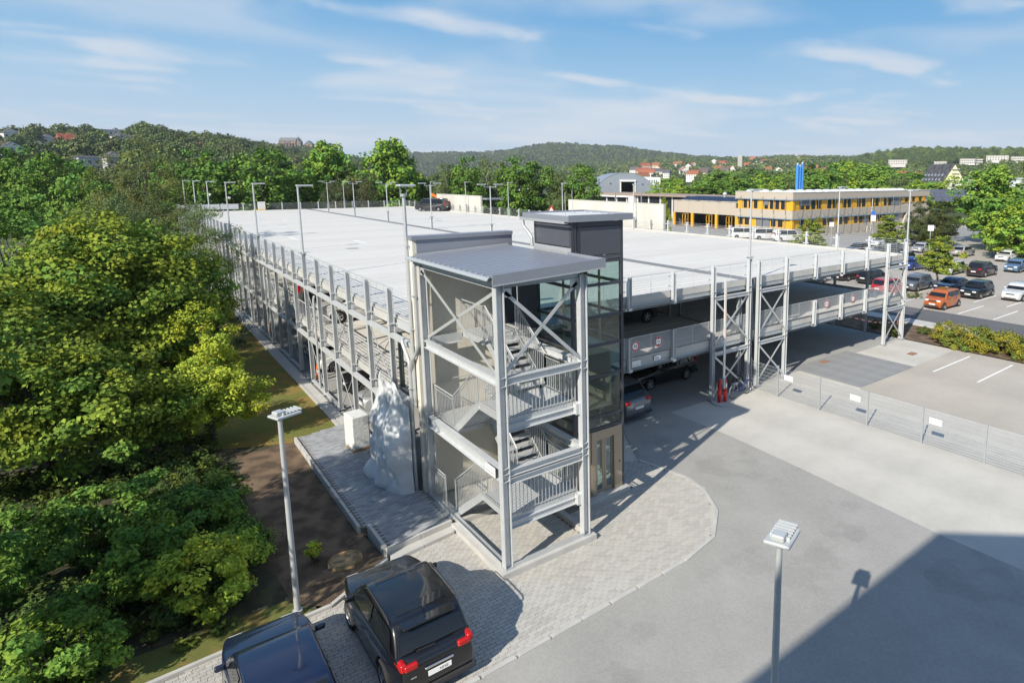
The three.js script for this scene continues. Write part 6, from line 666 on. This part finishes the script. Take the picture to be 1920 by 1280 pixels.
{ const t = house('tall yellow gabled house with dark roof and balconies', 'house', 301, 0, -121, 14, 18, 7.2, [.72, .66, .42], [.09, .095, .105], faceCam(301, -121) + .62, { rh: 10.5, win: 4, floors: 2, clear: 14 }); for (let k = 0; k < 5; k++) mesh('balcony', bx(-2 + (k % 2) * .2, 2.0, 7.6 + k * 1.9, 7.75 + k * 1.9, 9.3, 10.4), mt.white, t); for (let r = 0; r < 2; r++) for (let k = 0; k < 6; k++) mesh('skylight', new THREE.BoxGeometry(.1, 1.2, 1.1).rotateZ(-.59 + PI).translate(-5.6 + r * 1.5, 10.2 + r * 2.2, -7 + k * 2.6), M(.4, .42, .45, .2, .3), t); }
house('white flat-roofed house right of the yellow gabled one', 'house', 297, 3.5, -109, 12, 10, 6.2, [.74, .74, .74], [.6, .6, .6], faceCam(297, -109), { flat: 1, win: 3, clear: 14 }); house('grey house at the right frame edge behind the trees', 'house', 239, 4, -63, 14, 10, 6.4, [.55, .58, .62], [.35, .38, .42], faceCam(239, -63), { flat: 1, win: 4, clear: 14 }); house('white striped tower block behind the yellow-green oak', 'apartment block', 69, 6, -291, 11, 10, 10, [.7, .7, .7], [.3, .3, .3], faceCam(69, -291), { flat: 1, win: 1, floors: 1, name: 'apartment_block', clear: 10 });
house('small white house glimpsed between the birches', 'house', 100, 4, -170, 8, 8, 4.5, wh, slate, faceCam(100, -170), { rh: 3, clear: 8 });
// castle
{ const t = thing('castle', 'reddish stone castle with steep grey roofs on the hilltop', 'castle', [285, 72, -1449], faceCam(285, -1449) - .35), st = M(.36, .25, .19, .95, 0, { t: T.blotch, m: 20 }), rf = M(.17, .17, .17, .9); mesh('hall_wall', bx(-24, 8, -10, 12, -9, 9), st, t); mesh('hall_roof', new THREE.ExtrudeGeometry(poly([[-10, 11.6], [10, 11.6], [0, 19]]), { depth: 32, bevelEnabled: false }).translate(0, 0, -8).rotateY(-PI / 2).translate(0, 0, 0), rf, t); for (let k = 0; k < 6; k++) mesh('buttress', bx(-22 + k * 5.6, -20.5 + k * 5.6, -10, 8, 9, 11), st, t); for (let k = 0; k < 5; k++) mesh('window', bx(-19 + k * 5.6, -17.4 + k * 5.6, 2, 8, 8.95, 9.2), mt.winGlass, t); mesh('chapel', [bx(8.5, 16, -10, 11, -6, 8)], st, t); mesh('chapel_roof', new THREE.ConeGeometry(6.5, 9, 4).rotateY(PI / 4).translate(12.2, 15.5, 1), rf, t); mesh('spire', [new THREE.ConeGeometry(2.6, 17, 8).translate(12, 16, 6), rod([12, 0, 6], [12, 9, 6], 2.4, 8)], rf, t); mesh('gable_wing', [bx(24, 38, -10, 6, -6, 8)], st, t); mesh('wing_roof', new THREE.ExtrudeGeometry(poly([[23, 5.8], [39, 5.8], [31, 13]]), { depth: 15, bevelEnabled: false }).translate(0, 0, -6.5), rf, t); mesh('terrace_wall', bx(-40, 26, -14, -4, 12, 15), st, t); mesh('outer_range', [bx(-84, -40, -12, 1, -6, 4)], st, t); mesh('outer_roof', new THREE.ExtrudeGeometry(poly([[-6, .8], [6, .8], [0, 4.5]]), { depth: 44, bevelEnabled: false }).rotateY(-PI / 2).translate(-40, 0, 0), rf, t); }
// towers and masts
function tower3(label, cat, name, x, y0, y1, z, w, c) { const t = thing(name, label, cat, [x, y0, z], faceCam(x, z)); const h = y1 - y0; mesh('shaft', [bx(-w / 2, w / 2, -15, h * .9, -w / 2, w / 2)], M(...c, .9), t); mesh('top', [bx(-w * .38, w * .38, h * .9, h, -w * .38, w * .38)], M(...c, .9), t); return t; }
tower3('square stone lookout tower on the wooded central hill', 'tower', 'lookout_tower', 1415, 140, 160, -2272, 11, [.45, .38, .32]); tower3('grey church tower rising from the distant town', 'church tower', 'church_tower', 815, 26, 51, -709.5, 7.5, [.42, .4, .36]); { const t = tower3('red brick factory chimney in the distant town', 'chimney', 'brick_chimney', 731, 10, 30, -494, 3.4, [.42, .15, .09]); }
[[1088, -2556, 98, 148, 'thin radio mast left of the birches on the skyline'], [1151, -2306, 98, 145, 'thin radio mast on the skyline above the birch'], [1642, -2117, 118, 147, 'small mast on the right shoulder of the wooded hill']].forEach(([x, z, y0, y1, l]) => { const t = thing('radio_mast', l, 'mast', [x, y0, z]); mesh('mast', rod([0, -10, 0], [0, y1 - y0, 0], 1.3, 6, .5), M(.45, .4, .4, .7), t); mesh('platform', rod([0, (y1 - y0) * .6, 0], [0, (y1 - y0) * .6 + 2, 0], 2.2, 8), M(.45, .4, .4, .7), t); });
// woods: what reads as one mass
const hides = (p) => houses.some(q => { const dx = -6.75 - q.x, dz = 21.7 - q.z, L = Math.hypot(dx, dz), a = ((p.x - q.x) * dx + (p.z - q.z) * dz) / L, b = Math.abs((p.x - q.x) * dz - (p.z - q.z) * dx) / L; return a > -9 && a < q.w * 3.2 + 80 && b < 4 + q.w * .42; });
const on = (h, v0, v1, s0 = 0, s1 = 1) => (r) => { const p = h.f(lerp(s0, s1, r()), lerp(v0, v1, r())); return p.y < 0.5 || hides(p) ? null : p; };
woods('hill_woods', 'dense green trees covering the left hillside', 901, 3000, on(hL, -.95, .12), 3.6, 7, midCrown.slice(0, 1), 1.25); woods('hill_woods', 'dark green trees clothing the castle hill', 902, 1300, on(hC, -.8, .02), 5, 7, farCrown.slice(0, 1), 1.05);
woods('hill_woods', 'deep green forest on the broad central hill', 903, 15000, on(hF, -.95, .05), 8, 14, farCrown.slice(0, 1), .95); woods('hill_woods', 'trees among the houses of the distant town', 904, 6500, on(hT, -.98, .08), 5, 9, farCrown.slice(0, 1), 1.35); woods('hill_woods', 'light green forest on the right-hand hill', 905, 5200, on(hR, -.98, .08), 5, 8, midCrown.slice(1), 1.5);
woods('valley_woods', 'massed treetops on the valley floor behind the works yard', 906, 1500, (r) => { const a = lerp(.78, 1.42, r()), d = lerp(260, 640, Math.sqrt(r())), p = V(-6.7 + Math.sin(a) * d, 0, 21.7 - Math.cos(a) * d); return houses.every(q => Math.hypot(q.x - p.x, q.z - p.z) > 16) && !(p.x > 262 && p.x < 320 && p.z > -130 && p.z < -80) && !(p.x < 300 && p.x > 200 && p.z > -120) ? p : null; }, 4, 6.2, midCrown.slice(0, 1), 1.5);
woods('valley_woods', 'massed treetops on the valley floor behind the far deck end', 907, 900, (r) => V(lerp(-120, 95, r()), 0, lerp(-118, -330, Math.sqrt(r()))), 3.5, 5, midCrown.slice(1), 1.1);
renderer.render(scene, camera);
